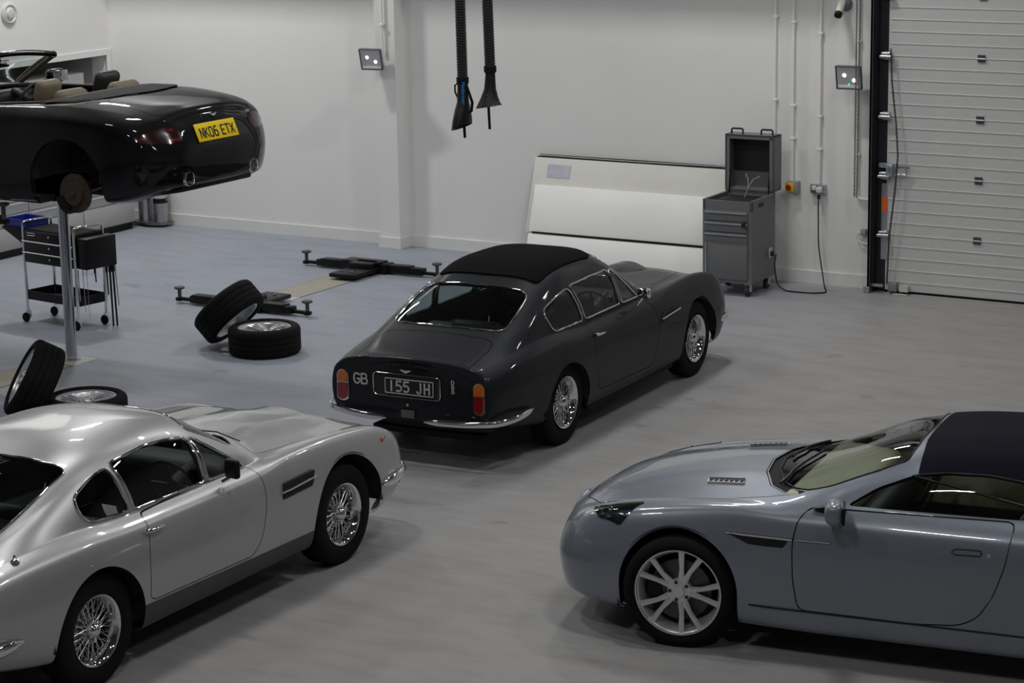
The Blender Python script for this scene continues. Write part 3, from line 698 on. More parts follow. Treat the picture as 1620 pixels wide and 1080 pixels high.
def cut_gap(body, g, gap=.006):
    """separate a panel with a real gap round it -> panel, rest"""
    panel, rest = body.clip(lambda A: g(A)+0.)
    panel, _ = panel.clip(lambda A: g(A)+gap)
    return panel, rest
def classic_car(name, label, pos, yaw, st, cfg, paint):
    root = thing(name, label, 'car', (pos[0], pos[1], 0), yaw)
    body = Srf.body(loft(st))
    # wheel arches
    for cx, cz, r in cfg['arches']:
        _, body = body.clip(arch_g(cx, cz, r))
        arch_liner(root, cx, cz, r+.015, cfg['yo'])
    # glass
    panes = []
    for key in ('quarter', 'door_glass', 'vent'):
        gl, body = body.clip(side_g(cfg[key], vmin=3.4, vmax=6.0)); panes.append((key, gl))
    ws, body = body.clip(top_g(cfg['screen'], vmin=4.05)); rw, body = body.clip(top_g(cfg['backlight'], vmin=4.05))
    lin, _ = body.clip(lambda A: np.where(A[:, 7] > 2.2, -1., 1.))
    spart(root, 'interior_trim', lin, TRIMD, -.03)
    nm = {'quarter': 'quarter_window', 'door_glass': 'door_window', 'vent': 'vent_window'}
    for key, gl in panes:
        for h in halves(gl):
            o = spart(root, nm[key], h, GLASS_DK, -.004)
            if o: trim(o, 'chrome_frame', h, cfg.get('trim_r', .009), CHROME)
    for s_, n_ in ((ws, 'windscreen'), (rw, 'rear_window')):
        o = spart(root, n_, s_, GLASS_CL, -.004); trim(o, 'chrome_frame', s_, .008 if n_ == 'rear_window' else .004, CHROME)
    # opening panels
    door, body = cut_gap(body, side_g(cfg['door'], vmax=4.6))
    for h in halves(door):
        d = spart(root, 'door', h, paint)
        sg = 1 if h.A[0, 1] > 0 else -1
        hx, hz = cfg['handle']; hy = cfg['handle_y']
        hb = Bag(); hb.frustum((hx-.10, sg*(hy+.012), hz), (hx-.07, sg*(hy+.02), hz), .014, .016, 10)
        hb.tube([(hx-.10, sg*(hy+.02), hz), (hx-.04, sg*(hy+.035), hz), (hx+.06, sg*(hy+.03), hz-.004), (hx+.085, sg*(hy+.012), hz-.006)], [.012, .011, .008, .006], 8)
        hb.obj('door_handle', CHROME, d, 50)
        lk = Bag(); lk.frustum((hx-.06, sg*(hy-.004), hz-.085), (hx-.06, sg*(hy+.012), hz-.087), .013, .010, 10); lk.obj('door_lock', CHROME, d, 40)
    if 'bonnet' in cfg:
        bn, body = cut_gap(body, top_g(cfg['bonnet'], vmin=3.2)); bo = spart(root, 'bonnet', bn, paint); cfg['bonnet_obj'] = bo
    if 'boot' in cfg:
        bt, body = cut_gap(body, top_g(cfg['boot'], vmin=4.1)); cfg['boot_obj'] = spart(root, 'boot_lid', bt, paint)
    if 'sill' in cfg:
        sl, body = body.clip(side_g(cfg['sill'], vmax=2.5))
        for h in halves(sl): spart(root, 'sill_cover', h, mat('sill_metal', (.085, .085, .086), .4, .6))
    cfg['srf'] = body
    spart(root, 'body', body, paint)
    # floor pan, seats, dash
    b = Bag(); b.bb((-2.15, -.5, .19), (1.95, .5, .24)); b.bb((-.84, -.76, .18), (.84, .76, .23)); b.bb((-.9, -.13, .2), (.7, .13, .42)); b.bb((-1.75, -.62, .62), (-1.05, .62, .66)); b.obj('floor_pan', LINER, root)
    wh = cfg['wb']/2
    for y in (.36, -.36): seat(root, -.38, y, .26, LEATHER, back_h=.46, head=False)
    rs = Bag(); rs.rbox((-.98, 0, .48), (.42, 1.0, .16), .05); rs.rbox((-1.20, 0, .70), (.14, 1.0, .42), .05, rmat(0, -.4, 0)); rs.obj('rear_bench', LEATHER, root, 50)
    d = Bag(); d.rbox((.42, 0, .80), (.34, 1.28, .20), .07, None, 3); d.rbox((.55, 0, .60), (.2, 1.2, .3), .05); d.obj('dashboard', LEATHER, root, 50)
    steering(root, .10, -.36, .80, LEATHER)
    for cx in (wh, -wh):
        for y in (cfg['rim_y'], -cfg['rim_y']): wire_wheel(root, cx, y, *cfg['tyre'])
    return root, body

# ---- dark grey fastback ------------------------------------------------------
PAINT_GREY = mat('dark_grey_paint', (.015, .0165, .020), .5, .35, coat=.38, var=.03, spec=.10)
cfgG = dict(wb=2.583, arches=[(-1.2915, .31, .362), (1.2915, .335, .382)], yo=.81, rim_y=.735, tyre=(.345, .18, .198), trim_r=.0085,
    quarter=poly_round([(-.885, 1.195), (-1.10, 1.150), (-1.315, 1.093), (-1.36, 1.045), (-1.315, .918), (-.815, .918)], .05),
    door_glass=poly_round([(-.770, .918), (-.115, .925), (-.150, 1.212), (-.48, 1.214), (-.848, 1.203)], .03),
    vent=poly_round([(-.080, .922), (.245, .918), (-.03, 1.19), (-.112, 1.203)], .02),
    screen=[(.71, 0), (.67, .30), (.56, .50), (.41, .605), (.33, .61), (-.03, .52), (.03, .3), (.05, 0)],
    backlight=[(-1.300, 0), (-1.295, .30), (-1.285, .40), (-1.31, .455), (-1.37, .475), (-1.55, .495), (-1.74, .505), (-1.79, .475), (-1.815, .42), (-1.84, .25), (-1.85, 0)],
    door=poly_round([(-.80, .90), (-.83, .60), (-.76, .33), (.30, .31), (.42, .60), (.40, .80), (.26, .905)], .06), handle=(-.70, .80), handle_y=.803,
    bonnet=[(1.98, 0), (1.92, .30), (1.70, .42), (1.2, .52), (.84, .56), (.80, .35), (.82, 0)],
    boot=[(-1.925, 0), (-1.93, .30), (-1.925, .44), (-1.965, .50), (-2.06, .515), (-2.37, .515), (-2.37, 0)])
grey, srfG = classic_car('fastback_coupe', 'dark grey fastback coupe with black roof panel parked in the middle of the floor', (-10.032, 17.079), 1.62461323-0., ST_GREY, cfgG, PAINT_GREY)
FABRIC_B = mat('black_roof_cloth', (.004, .004, .0045), .9, bump=.2, scale=180, spec=.08)
ph, _ = Srf.body(loft(ST_GREY)).clip(top_g([(-.10, 0), (-.105, .30), (-.16, .44), (-.24, .465), (-1.10, .452), (-1.125, .43), (-1.135, .25), (-1.14, 0)], vmin=5.))
spart(grey, 'roof_panel', ph, FABRIC_B, .012); 
_e = Bag(); _l = ph.loops()[0]; _e.tube(_l[:, :3]+_l[:, 3:6]*.006, .008, 6, closed=True); _e.obj('roof_panel_edge', FABRIC_B, grey, 60)
# tail: lamps, plate recess, letters, bumpers
XT = -2.398
for s in (1, -1):
    ol = [(.047*math.cos(a), (.185 if math.sin(a) > 0 else .035)+(.055 if math.sin(a) > 0 else .032)*math.sin(a)) for a in np.linspace(0, 2*PI, 33)[:-1]]
    cy, z0 = .612*s, .480
    b = Bag(); b.prism([(cy+p*1.14, z0-.008+q*1.06) for p, q in ol], XT-.008, XT+.01, 'yz'); lamp = b.obj('tail_lamp', CHROME, grey, 30)
    up = [(cy+p*.92, z0+q) for p, q in ol if q > .15]+[(cy-.043, z0+.148), (cy+.043, z0+.148)]
    up = sorted(up, key=lambda p: math.atan2(p[1]-(z0+.2), p[0]-cy)); dn = [(cy+p*.92, z0+q+.006) for p, q in ol if q < .1]+[(cy-.043, z0+.138), (cy+.043, z0+.138)]
    dn = sorted(dn, key=lambda p: math.atan2(p[1]-(z0+.07), p[0]-cy))
    b = Bag(); b.prism(up, XT-.02, XT-.006, 'yz'); b.obj('indicator_lens', AMBER, lamp, 30)
    b = Bag(); b.prism(dn, XT-.02, XT-.006, 'yz'); b.obj('brake_lens', REDL, lamp, 30)
rec = poly_round([(.33, .555), (.33, .735), (-.27, .735), (-.27, .555)], .04)
b = Bag(); b.tube([(XT-.006, y, z) for y, z in rec], .006, 6, closed=True); pr = b.obj('plate_surround', CHROME, grey, 60)
b = Bag(); b.prism([(y, z) for y, z in rec], XT-.002, XT+.004, 'yz'); b.obj('plate_recess', TRIMD, grey, 30)
b = Bag(); b.rbox((XT-.012, .0, .64), (.01, .44, .125), .004); plate = b.obj('number_plate', mat('plate_black', (.008, .008, .009), .35), grey, 30)
SILV = mat('plate_silver', (.62, .62, .60), .35, .3)
b = Bag(); b.tube([(XT-.018, y, z) for y, z in poly_round([(.215, .582), (.215, .698), (-.215, .698), (-.215, .582)], .008, 2)], .004, 5, closed=True); b.obj('plate_border', SILV, plate, 60)
plate_text('plate_character', '155 JH', SILV, plate, .080, .046, .067, .0135, (XT-.0165, .0, .640), R_TAIL, .002, .05)
plate_text('country_letter', 'GB', SILV, grey, .078, .056, .068, .013, (XT-.006, .445, .668), R_TAIL, .003)
for k, ch in enumerate('DB6'): plate_text('badge_letter', ch, SILV, grey, .028, .024, .03, .006, (XT-.006, -.385, .712-.036*k), R_TAIL, .003)
wings(grey, (XT-.02, .025, .765), R_TAIL, .105, CHROME)
b = Bag(); b.rbox((XT-.012, .02, .425), (.012, .12, .065), .01); b.obj('reversing_lamp', mat('smoky_lens', (.10, .09, .085), .2, coat=.5), grey, 30)
b = Bag(); b.frustum((XT-.016, .02, .498), (XT+.004, .02, .498), .012, n=10); b.obj('boot_lock', STEEL, grey, 40)
for s in (1, -1):
    b = Bag(); sweep(b, [(-1.90, .815*s, .44), (-2.05, .835*s, .435), (-2.25, .815*s, .425), (-2.385, .735*s, .415), (-2.455, .58*s, .41), (-2.485, .38*s, .405), (-2.49, .17*s, .40)], .027, .016); b.obj('rear_bumper', CHROME, grey, 60)
    b = Bag(); sweep(b, [(1.80, .80*s, .42), (1.98, .785*s, .41), (2.14, .69*s, .41), (2.24, .45*s, .41), (2.26, .1*s, .41)], .035, .018); b.obj('front_bumper', CHROME, grey, 60)
    # side vent with bright strip, mirror, exhaust
    b = Bag(); b.prism(poly_round([(.44, .655), (.52, .735), (.84, .742), (.80, .70)], .02, 3), s*.822, s*.834, 'xz'); sv = b.obj('side_vent', LINER, grey, 30)
    b = Bag(); b.tube([(.45, s*.842, .688), (.85, s*.832, .712)], .009, 6); b.obj('vent_strip', CHROME, sv, 60)
    b = Bag(); b.tube([(.10, s*.765, .875), (.11, s*.81, .93), (.10, s*.825, .96)], .010, 6); mr = b.obj('mirror_stalk', CHROME, grey, 50)
    b = Bag(); b.rbox((.10, s*.835, .985), (.05, .125, .09), .03, rmat(0, 0, s*.12), 3); b.obj('door_mirror', CHROME, grey, 50)
b = Bag(); V = []
for i, x in enumerate((1.62, 1.55, 1.30, 1.0)):
    for y in np.linspace(-.17, .17, 9):
        k = (1-(y/.17)**2); V.append((x, y, (.895, .915, .935, .945)[i]-.02+(.035, .055, .035, .0)[i]*k))
b.add(V, [(i*9+j, i*9+j+1, i*9+9+j+1, i*9+9+j) for i in range(3) for j in range(8)]); b.obj('bonnet_scoop', PAINT_GREY, cfgG['bonnet_obj'], 70)
b = Bag(); b.rbox((1.2, 0, .45), (1.3, .7, .5), .05); b.obj('engine_bay', LINER, grey)

# ---- silver fastback ---------------------------------------------------------
PAINT_SILVER = mat('silver_paint', (.43, .437, .442), .38, .55, coat=.9, var=.03)
cfgS = dict(wb=2.61, arches=[(-1.305, .335, .395), (1.305, .335, .425)], yo=.885, rim_y=.80, tyre=(.345, .20, .200), trim_r=.010,
    quarter=poly_round([(-.875, 1.198), (-1.03, 1.168), (-1.215, 1.10), (-1.245, 1.03), (-1.19, .955), (-.825, .925)], .05),
    door_glass=poly_round([(-.775, .925), (-.085, .918), (-.095, 1.19), (-.30, 1.222), (-.50, 1.232), (-.835, 1.210)], .03),
    vent=poly_round([(-.045, .918), (.345, .912), (-.02, 1.172), (-.055, 1.185)], .02),
    screen=[(.765, 0), (.72, .30), (.61, .42), (.49, .53), (.40, .60), (.34, .622), (.01, .545), (.08, .3), (.10, 0)],
    backlight=[(-1.175, 0), (-1.165, .2), (-1.15, .36), (-1.115, .50), (-1.14, .525), (-1.45, .535), (-1.74, .54), (-1.78, .50), (-1.80, .3), (-1.81, 0)],
    door=poly_round([(-.79, .905), (-.85, .70), (-.868, .42), (-.82, .395), (.20, .375), (.29, .47), (.37, .70), (.37, .86), (.35, .92)], .06), handle=(-.76, .826), handle_y=.868, sill=[(-1.2, .395), (-1.2, -.1), (1.2, -.1), (1.2, .352), (.2, .364)],
    bonnet=[(2.0, 0), (1.98, .35), (1.93, .60), (1.70, .675), (1.28, .665), (.66, .655), (.58, .64), (.66, .50), (.78, .32), (.83, 0)],
    boot=[(-1.86, 0), (-1.86, .45), (-1.95, .55), (-2.32, .58), (-2.34, 0)])
silver, srfS = classic_car('fastback_coupe', 'silver fastback coupe with chrome wire wheels in the front left corner', (-9.766, 11.107), 1.60415694, ST_SILVER, cfgS, PAINT_SILVER)
for s in (1, -1):
    for z0, z1, sh in ((.715, .765, 0), (.665, .708, -.012)):
        b = Bag(); b.prism(poly_round([(.545+sh, z0-.008), (.56+sh, z1-.004), (.905+sh, z1+.004), (.885+sh, z0+.004)], .012, 2), s*.878, s*.906, 'xz', ) ; sv = b.obj('side_vent', LINER, silver, 30)
    b = Bag(); b.tube([(.52, s*.908, .708), (.62, s*.913, .711), (.80, s*.905, .716), (.93, s*.897, .719)], .008, 6); b.obj('vent_strip', CHROME, silver, 60)
    b = Bag(); b.tube([(.0, s*.82, .905), (.03, s*.86, .93)], .012, 6); b.obj('mirror_stalk', CHROME, silver, 50)
    b = Bag(); b.rbox((.045, s*.872, .985), (.045, .115, .125), .025, rmat(0, 0, s*.10), 3); b.obj('door_mirror', BLACK, silver, 50)
    b = Bag(); sweep(b, [(1.72, .905*s, .455), (1.92, .90*s, .46), (2.10, .83*s, .475), (2.20, .70*s, .48), (2.24, .40*s, .48), (2.245, .05*s, .48)], .036, .022); b.obj('front_bumper', CHROME, silver, 60)
    b = Bag(); b.rbox((2.09, .74*s, .40), (.16, .14, .06), .015, rmat(0, 0, -.4*s)); b.obj('fog_lamp_bracket', BLACK, silver, 40)
    b = Bag(); sweep(b, [(-1.97, .88*s, .50), (-2.08, .885*s, .50), (-2.28, .84*s, .49), (-2.40, .70*s, .49), (-2.44, .40*s, .49), (-2.44, .05*s, .49)], .036, .02); b.obj('rear_bumper', CHROME, silver, 60)
    b = Bag(); b.rbox((1.835, .846*s, .748), (.075, .012, .030), .006, rmat(0, .0, -.32*s)); b.obj('side_repeater', AMBER, silver, 40)
    b = Bag(); b.tube([(.78, s*.868, .345), (.2, s*.872, .352), (-.85, s*.872, .375)], .008, 6); b.obj('sill_strip', CHROME, silver, 60)
    b = Bag(); b.lathe([(0, .045), (.008, .04), (.012, .02), (.026, .012), (.028, 0), (0, 0)], 16, 'z', (-1.845, .742*s, .905)); b.obj('fuel_filler', CHROME, silver, 50)
b = Bag(); V = []
for i, x in enumerate((1.92, 1.80, 1.45, 1.05)):
    for y in np.linspace(-.24, .24, 13):
        k = max(0, 1-(abs(y)/.24)**3); V.append((x, y, (.80, .838, .88, .905)[i]+(.01, .05, .045, .012)[i]*k))
b.add(V, [(i*13+j, i*13+j+1, i*13+13+j+1, i*13+13+j) for i in range(3) for j in range(12)]); b.obj('bonnet_scoop', PAINT_SILVER, cfgS['bonnet_obj'], 80)
b = Bag(); b.rbox((1.2, 0, .45), (1.3, .7, .5), .05); b.obj('engine_bay', LINER, silver)
for y in (.10, -.45):
    b = Bag(); b.tube([(.77-.3*y*y, y, .955), (.70, y+.18, 1.0), (.62, y+.40, 1.01)], .005, 5); b.obj('wiper', BLACK, silver, 50)
# ---- alloy wheels ------------------------------------------------------------
ALLOY = mat('alloy_silver', (.74, .75, .77), .32, .65, var=.04)
def alloy_wheel(parent, c, s, R, w, rr, nspk, Rm=None, pairs=False, brake=True):
    """wheel whose axle is local y; outer face towards s. Parts: tyre > rim, spoke..., hub"""
    Rm = np.eye(3) if Rm is None else Rm
    xf = lambda v: Rm@np.array(v)+np.array(c)
    O = (0, 0, 0)
    ty = lathe_y(TYRE(R, w, rr), 64, O, s).obj('tyre', RUBBER, parent, 40, xf=xf)
    h = w*.44
    b = Bag(); b.lathe([(rr+.010, h*s), (rr+.012, (h-.008)*s), (rr-.004, (h-.014)*s), (rr-.014, (h-.03)*s), (rr-.03, (h-.07)*s), (rr-.034, -h*.6*s), (rr-.01, -h*s), (rr+.004, -h*s), (rr-.002, -h*.7*s), (rr-.022, -h*.3*s), (rr-.010, h*.6*s), (rr-.001, (h-.002)*s)], 64, 'y', O, closed=True)
    b.obj('rim', ALLOY, ty, 50, xf=xf)
    for i in range(nspk):
        if pairs: a = 2*PI*(i//2)/(nspk/2)+(.17 if i % 2 else -.17); a_in = 2*PI*(i//2)/(nspk/2)+(.10 if i % 2 else -.10)
        else: a = 2*PI*i/nspk+(.07 if i % 2 else -.07); a_in = a+(.12 if i % 2 else -.12)
        d0 = np.array((math.cos(a_in), 0, math.sin(a_in))); d1 = np.array((math.cos(a), 0, math.sin(a)))
        t0 = np.array((-math.sin(a_in), 0, math.cos(a_in))); t1 = np.array((-math.sin(a), 0, math.cos(a))); n = np.array((0, s, 0.))
        st = []
        for (dd, tt, r, wd, y, th) in ((d0, t0, .045, .022, h-.045, .035), ((d0+d1)/2, (t0+t1)/2, rr*.55, .014, h-.022, .026), (d1, t1, rr-.006, .019, h-.014, .022)):
            p = dd*r
            st += [p+tt*wd+n*(y-.006), p+tt*wd*.35+n*y, p-tt*wd*.35+n*y, p-tt*wd+n*(y-.006), p-tt*wd*.8+n*(y-th), p+tt*wd*.8+n*(y-th)]
        b = Bag(); b.add(st, [(k*6+j, k*6+(j+1) % 6, k*6+6+(j+1) % 6, k*6+6+j) for k in range(2) for j in range(6)]+[(5, 4, 3, 2, 1, 0), (12, 13, 14, 15, 16, 17)])
        b.obj('spoke', ALLOY, ty, 40, xf=xf)
    b = Bag(); b.lathe([(0, (h-.10)*s), (.075, (h-.10)*s), (.078, (h-.05)*s), (.070, (h-.038)*s), (.040, (h-.034)*s), (.034, (h-.022)*s), (0, (h-.020)*s)], 24, 'y', O); b.obj('hub_cap', ALLOY, ty, 40, xf=xf)
    b = Bag()
    for k in range(5):
        a = 2*PI*k/5+.3; p = np.array((.057*math.cos(a), (h-.04)*s, .057*math.sin(a))); b.frustum(p, p+np.array((0, .008*s, 0)), .013, .011, 8)
    tag(b.obj('wheel_bolts', mat('bolt_dark', (.06, .06, .065), .4, .8), ty, 40, xf=xf), kind='stuff')
    if brake:
        b = Bag(); b.lathe([(.06, .03*s), (.19, .03*s), (.19, .0), (.06, .0)], 40, 'y', O, closed=True); b.obj('brake_disc', mat('brake_iron', (.10, .10, .10), .45, .9), ty, 40, xf=xf)
        b = Bag(); b.prism([(.19*math.cos(a)*k, .19*math.sin(a)*k) for k, r in ((1.08, 1), (.62, -1)) for a in np.linspace(-.5, .6, 9)[::r]], .042*s, -.02*s, 'xz'); b.obj('brake_caliper', BLACK, ty, 40, xf=xf)
    return ty

# ---- blue grey convertible, roof up ------------------------------------------
PAINT_BLUE = mat('blue_grey_paint', (.225, .250, .300), .36, .35, coat=1., var=.03)
NAVY = mat('navy_soft_top', (.006, .0065, .014), .9, bump=.25, scale=220, spec=.15)
blue = thing('convertible_car', 'blue grey convertible with navy soft top at the right edge', 'car', (-4.999, 13.164, 0), math.radians(188))
body = Srf.body(loft(ST_BLUE))
for cx in (1.37, -1.37):
    _, body = body.clip(arch_g(cx, .36, .378)); arch_liner(blue, cx, .36, .392, .915, zlow=.2)
SC = [(.97, 0), (.93, .25), (.84, .48), (.74, .585), (.64, .635), (.50, .640), (.22, .605), (.06, .565), (.035, .40), (.02, 0)]
ws, body = body.clip(top_g(SC, vmin=4.2))
DG = poly_round([(.37, .948), (-.60, .963), (-.76, .968), (-.80, 1.05), (-.66, 1.153), (-.44, 1.172), (-.20, 1.163), (.0, 1.135), (.2, 1.055)], .03)
dgl, body = body.clip(side_g(DG, vmin=3.85, vmax=5.4))
QG = poly_round([(-.80, .965), (-1.02, .985), (-.90, 1.06), (-.835, 1.04)], .02)
qgl, body = body.clip(side_g(QG, vmin=3.85, vmax=5.4))
# soft top: everything behind the header and above the waist line of the glass
_top = [(.0, 0), (-.005, .35), (-.02, .50), (-.03, .72), (-.6, .775), (-1.2, .75), (-1.55, .62), (-1.62, .3), (-1.63, 0)]
soft, body = body.clip(top_g(_top, vmin=4.42))
spart(blue, 'soft_top', soft, NAVY, .006)
lin, _ = soft.clip(lambda A: A[:, 0]-9); spart(blue, 'headlining', lin, TRIMD, -.02)
o = spart(blue, 'windscreen', ws, GLASS_CL, -.004); b = Bag(); _l = ws.loops()[0]; b.tube(_l[:, :3], .006, 6, closed=True); b.obj('windscreen_seal', BLACK, o, 60)
for h in halves(dgl):
    o = spart(blue, 'door_window', h, GLASS_CL, -.004); trim(o, 'window_seal', h, .008, BLACK)
for h in halves(qgl): spart(blue, 'quarter_window', h, GLASS_DK, -.004)
# cowl: dark scuttle and wipers at the foot of the screen
cw, body = body.clip(top_g([(1.04, 0), (1.0, .28), (.90, .52), (.78, .635), (.68, .665), (.64, .64), (.74, .585), (.84, .48), (.93, .25), (.97, 0)], vmin=4.05))
spart(blue, 'scuttle', cw, LINER, -.012)
b = Bag()
_sb = Srf.body(loft(ST_BLUE)).A; _sb = _sb[_sb[:, 7] > 4.3]
for y0, y1 in ((.52, -.02), (.02, -.50)):
    P = [(.93-.32*abs(y0)**2+(y-y0)*-.0-(.06+.05*abs(t))*t, y) for t, y in ((t, y0+(y1-y0)*t) for t in np.linspace(0, 1, 7))]
    P = [tuple(_sb[np.argmin((_sb[:, 0]-x)**2+(_sb[:, 1]-y)**2), :3]+np.array((0, 0, .012))) for x, y in P]
    b = Bag(); b.tube(P, .008, 6); b.obj('wiper', BLACK, blue, 50)
door, body = cut_gap(body, side_g(poly_round([(.58, .925), (.64, .86), (.665, .72), (.655, .50), (.618, .318), (-.10, .318), (-.34, .338), (-.45, .395), (-.54, .54), (-.60, .72), (-.635, .955)], .05), vmax=4.3), .007)
for h in halves(door):
    sg = 1 if h.A[0, 1] > 0 else -1
    d = spart(blue, 'door', h, PAINT_BLUE)
    hp = poly_round([(-.285, .758), (-.285, .790), (-.465, .796), (-.465, .765)], .016)
    hs, _ = h.clip(side_g(hp, vmax=4)); b = Bag(); _l = hs.loops()[0]; b.tube(_l[:, :3]+_l[:, 3:6]*.001, .004, 5, closed=True); b.obj('flush_handle_gap', LINER, d, 60)
    spart(d, 'door_handle', hs, PAINT_BLUE, .002)
    b = Bag(); b.frustum((-.502, sg*.912, .772), (-.502, sg*.922, .772), .012, n=12); b.obj('door_lock', STEEL, d, 40)
    b = Bag(); b.tube([(.640, sg*.911, .746), (.43, sg*.912, .748)], .007, 6); b.obj('side_strake', CHROME, d, 60)
bn, body = cut_gap(body, top_g([(2.22, 0), (2.15, .40), (1.98, .62), (1.60, .70), (1.1, .70), (.80, .67), (.66, .668), (.69, .66), (.79, .632), (.91, .52), (1.01, .28), (1.05, 0)], vmin=3.35), .006)
bo = spart(blue, 'bonnet', bn, PAINT_BLUE)
# headlamps
for s in (1, -1):
    hl = [(2.005, .655*s), (1.92, .70*s), (1.63, .735*s), (1.665, .80*s), (1.75, .875*s), (1.93, .80*s), (1.985, .735*s)]
    def g(A, hl=poly_round(hl, .03)):
        return np.where((A[:, 7] > 2.55) & (A[:, 7] < 3.9), sd_poly(hl, A[:, 0], A[:, 1]), BIG)
    hs, body = body.clip(g)
    if len(hs.F):
        bowl = spart(blue, 'headlamp', hs, BLACKP, -.035); spart(bowl, 'lamp_cover', hs, GLASS_LAMP, .0)
        b = Bag(); _l = hs.loops()[0]; b.tube(_l[:, :3], .004, 5, closed=True); b.obj('lamp_edge', CHROME, bowl, 60)
        b = Bag(); b.lathe([(.0, .0), (.045, .012), (.052, .03), (.045, .034), (0, .02)], 20, 'x', (1.83, .765*s, .735)); b.lathe([(.0, .0), (.03, .01), (.035, .02), (0, .015)], 16, 'x', (1.91, .73*s, .72)); b.rbox((1.74, .80*s, .752), (.10, .02, .02), .008); b.obj('projector', CHROME, bowl, 50)
# bonnet vents
for s in (1, -1):
    b = Bag(); b.prism(poly_round([(1.345, .415*s), (1.335, .475*s), (1.085, .500*s), (1.10, .440*s)], .012, 3), .890, .9125, 'xy'); v = b.obj('bonnet_vent', ALLOY, bo, 30, xf=lambda p: (p[0], p[1], p[2]+(1.345-p[0])*.085+.006))
    b = Bag(); b.tube([(x, y*s, z) for x, y, z in ((1.335, .412, .922), (1.10, .437, .944))], .008, 6)
    for k in range(7):
        pass
    b.obj('vent_bar', CHROME, v, 50)
    for k in range(7):
        x = 1.315-k*.034; b = Bag(); y = .447+.0034*k; z = .9205+.0029*k; b.prism([(x-.013, (y-.016)*s), (x+.013, (y-.016)*s), (x+.010, (y+.012)*s), (x, (y+.022)*s), (x-.010, (y+.012)*s)], z, z+.003, 'xy'); b.obj('vent_slot', LINER, v, 30)
    b = Bag(); b.prism(poly_round([(1.06, .748), (.93, .690), (.72, .682), (.685, .735)], .02, 3), s*.895, s*.916, 'xz'); sv = b.obj('side_vent', LINER, blue, 30)
    b = Bag(); b.tube([(1.065, s*.907, .750), (.95, s*.914, .748), (.66, s*.912, .745)], .010, 6); b.obj('side_strake', CHROME, sv, 60)
    # door mirror
    b = Bag(); b.prism([(.56, .925), (.40, .955), (.36, .925), (.42, .895)], s*.80, s*.84, 'xz'); b.obj('mirror_foot', BLACK, blue, 30)
    b = Bag(); b.rbox((.39, s*.965, .955), (.115, .20, .135), .05, rmat(0, 0, s*.25), 4); b.frustum((.42, s*.82, .915), (.40, s*.93, .93), .03, .025, 10); b.obj('door_mirror', PAINT_BLUE, blue, 55)
    b = Bag(); b.rbox((.335, s*.972, .955), (.02, .175, .105), .008, rmat(0, 0, s*.25)); b.obj('mirror_glass', BLACK, blue, 40)
for s in (1, -1):
    hs, body = body.clip(rear_g(poly_round([(.86*s, .742), (.74*s, .80), (.545*s, .825), (.47*s, .80), (.455*s, .70), (.60*s, .688), (.80*s, .705)], .02), -1.9)); spart(blue, 'tail_lamp', hs, REDL, .002)
spart(blue, 'body', body, PAINT_BLUE)
lin, _ = body.clip(lambda A: np.where(A[:, 7] > 2.0, -1., 1.)); spart(blue, 'interior_trim', lin, TRIMD, -.03)
b = Bag(); b.bb((-2.1, -.5, .16), (2.0, .5, .22)); b.bb((-.9, -.80, .15), (.9, .80, .2)); b.bb((-.9, -.14, .2), (.7, .14, .45)); b.rbox((1.25, 0, .45), (1.2, .7, .5), .05); b.obj('floor_pan', LINER, blue)
for y in (.38, -.38): seat(blue, -.30, y, .26, CREAM, back_h=.56)
b = Bag(); b.rbox((-.95, 0, .55), (.45, 1.1, .2), .06); b.rbox((-1.15, 0, .72), (.14, 1.1, .42), .06, rmat(0, -.35, 0)); b.obj('rear_bench', CREAM, blue, 50)
b = Bag(); b.rbox((.60, 0, .86), (.42, 1.36, .16), .06, rmat(0, -.10, 0), 3); b.obj('dashboard', CREAM, blue, 50)
b = Bag(); b.rbox((.34, 0, .72), (.16, 1.30, .2), .05); b.obj('dash_panel', LEATHER, blue, 50)
for s in (1, -1):
    b = Bag(); b.rbox((.10, s*.80, .72), (1.05, .05, .36), .02); b.obj('door_card', CREAM, blue, 50)
steering(blue, .12, -.38, .80, LEATHER, .185, 1.2)
for cx in (1.37, -1.37):
    for s in (1, -1):
        Rs = rmat(0, 0, math.radians(5)) if cx > 0 else np.eye(3)
        alloy_wheel(blue, (cx, .845*s, .345), s, .345, .245, .262, 10, Rs@rmat(0, .31, 0))
b = Bag(); b.tube([(x, .9395 if abs(x) < .9 else .93, .318) for x in np.linspace(.92, -.9, 20)], .005, 5); b.obj('sill_seam', LINER, blue, 60)

# ---- black convertible on the lift, roof down, wheels off ---------------------
LIFT_H = 1.68
PAINT_BLACK = mat('black_gloss_paint', (.002, .002, .0028), .5, coat=.7, spec=.08, var=.02)
black = thing('convertible_car', 'black open convertible with yellow plate raised on the lift', 'car', (-14.57, 15.50, LIFT_H), PI)
body = Srf.body(loft(ST_BLACK))
for cx in (1.37, -1.37):
    _, body = body.clip(arch_g(cx, .34, .385))
    for s in (1, -1):
        b = Bag(); n = 18; V = [(cx+.40*math.cos(a), s*y, .36+.40*math.sin(a)) for a in np.linspace(0, PI, n+1) for y in (.915, .45)]
        b.add(V+[(cx, s*.45, .36)], [(2*i, 2*i+1, 2*i+3, 2*i+2) for i in range(n)]+[(2*i+1, 2*i+3, 2*n+2) for i in range(n)]); b.obj('wheel_arch_liner', LINER, black, 60)
ck = [(.50, 0), (.48, .45), (.42, .66), (.20, .735), (-.5, .735), (-.95, .70), (-1.10, .58), (-1.14, .3), (-1.15, 0)]
tub, body = body.clip(top_g(ck, vmin=4.1))
b = Bag(); _l = tub.loops()[0]; b.tube(_l[:, :3]-_l[:, 3:6]*.004, .018, 8, closed=True); b.obj('cockpit_edge', LEATHER, black, 60)
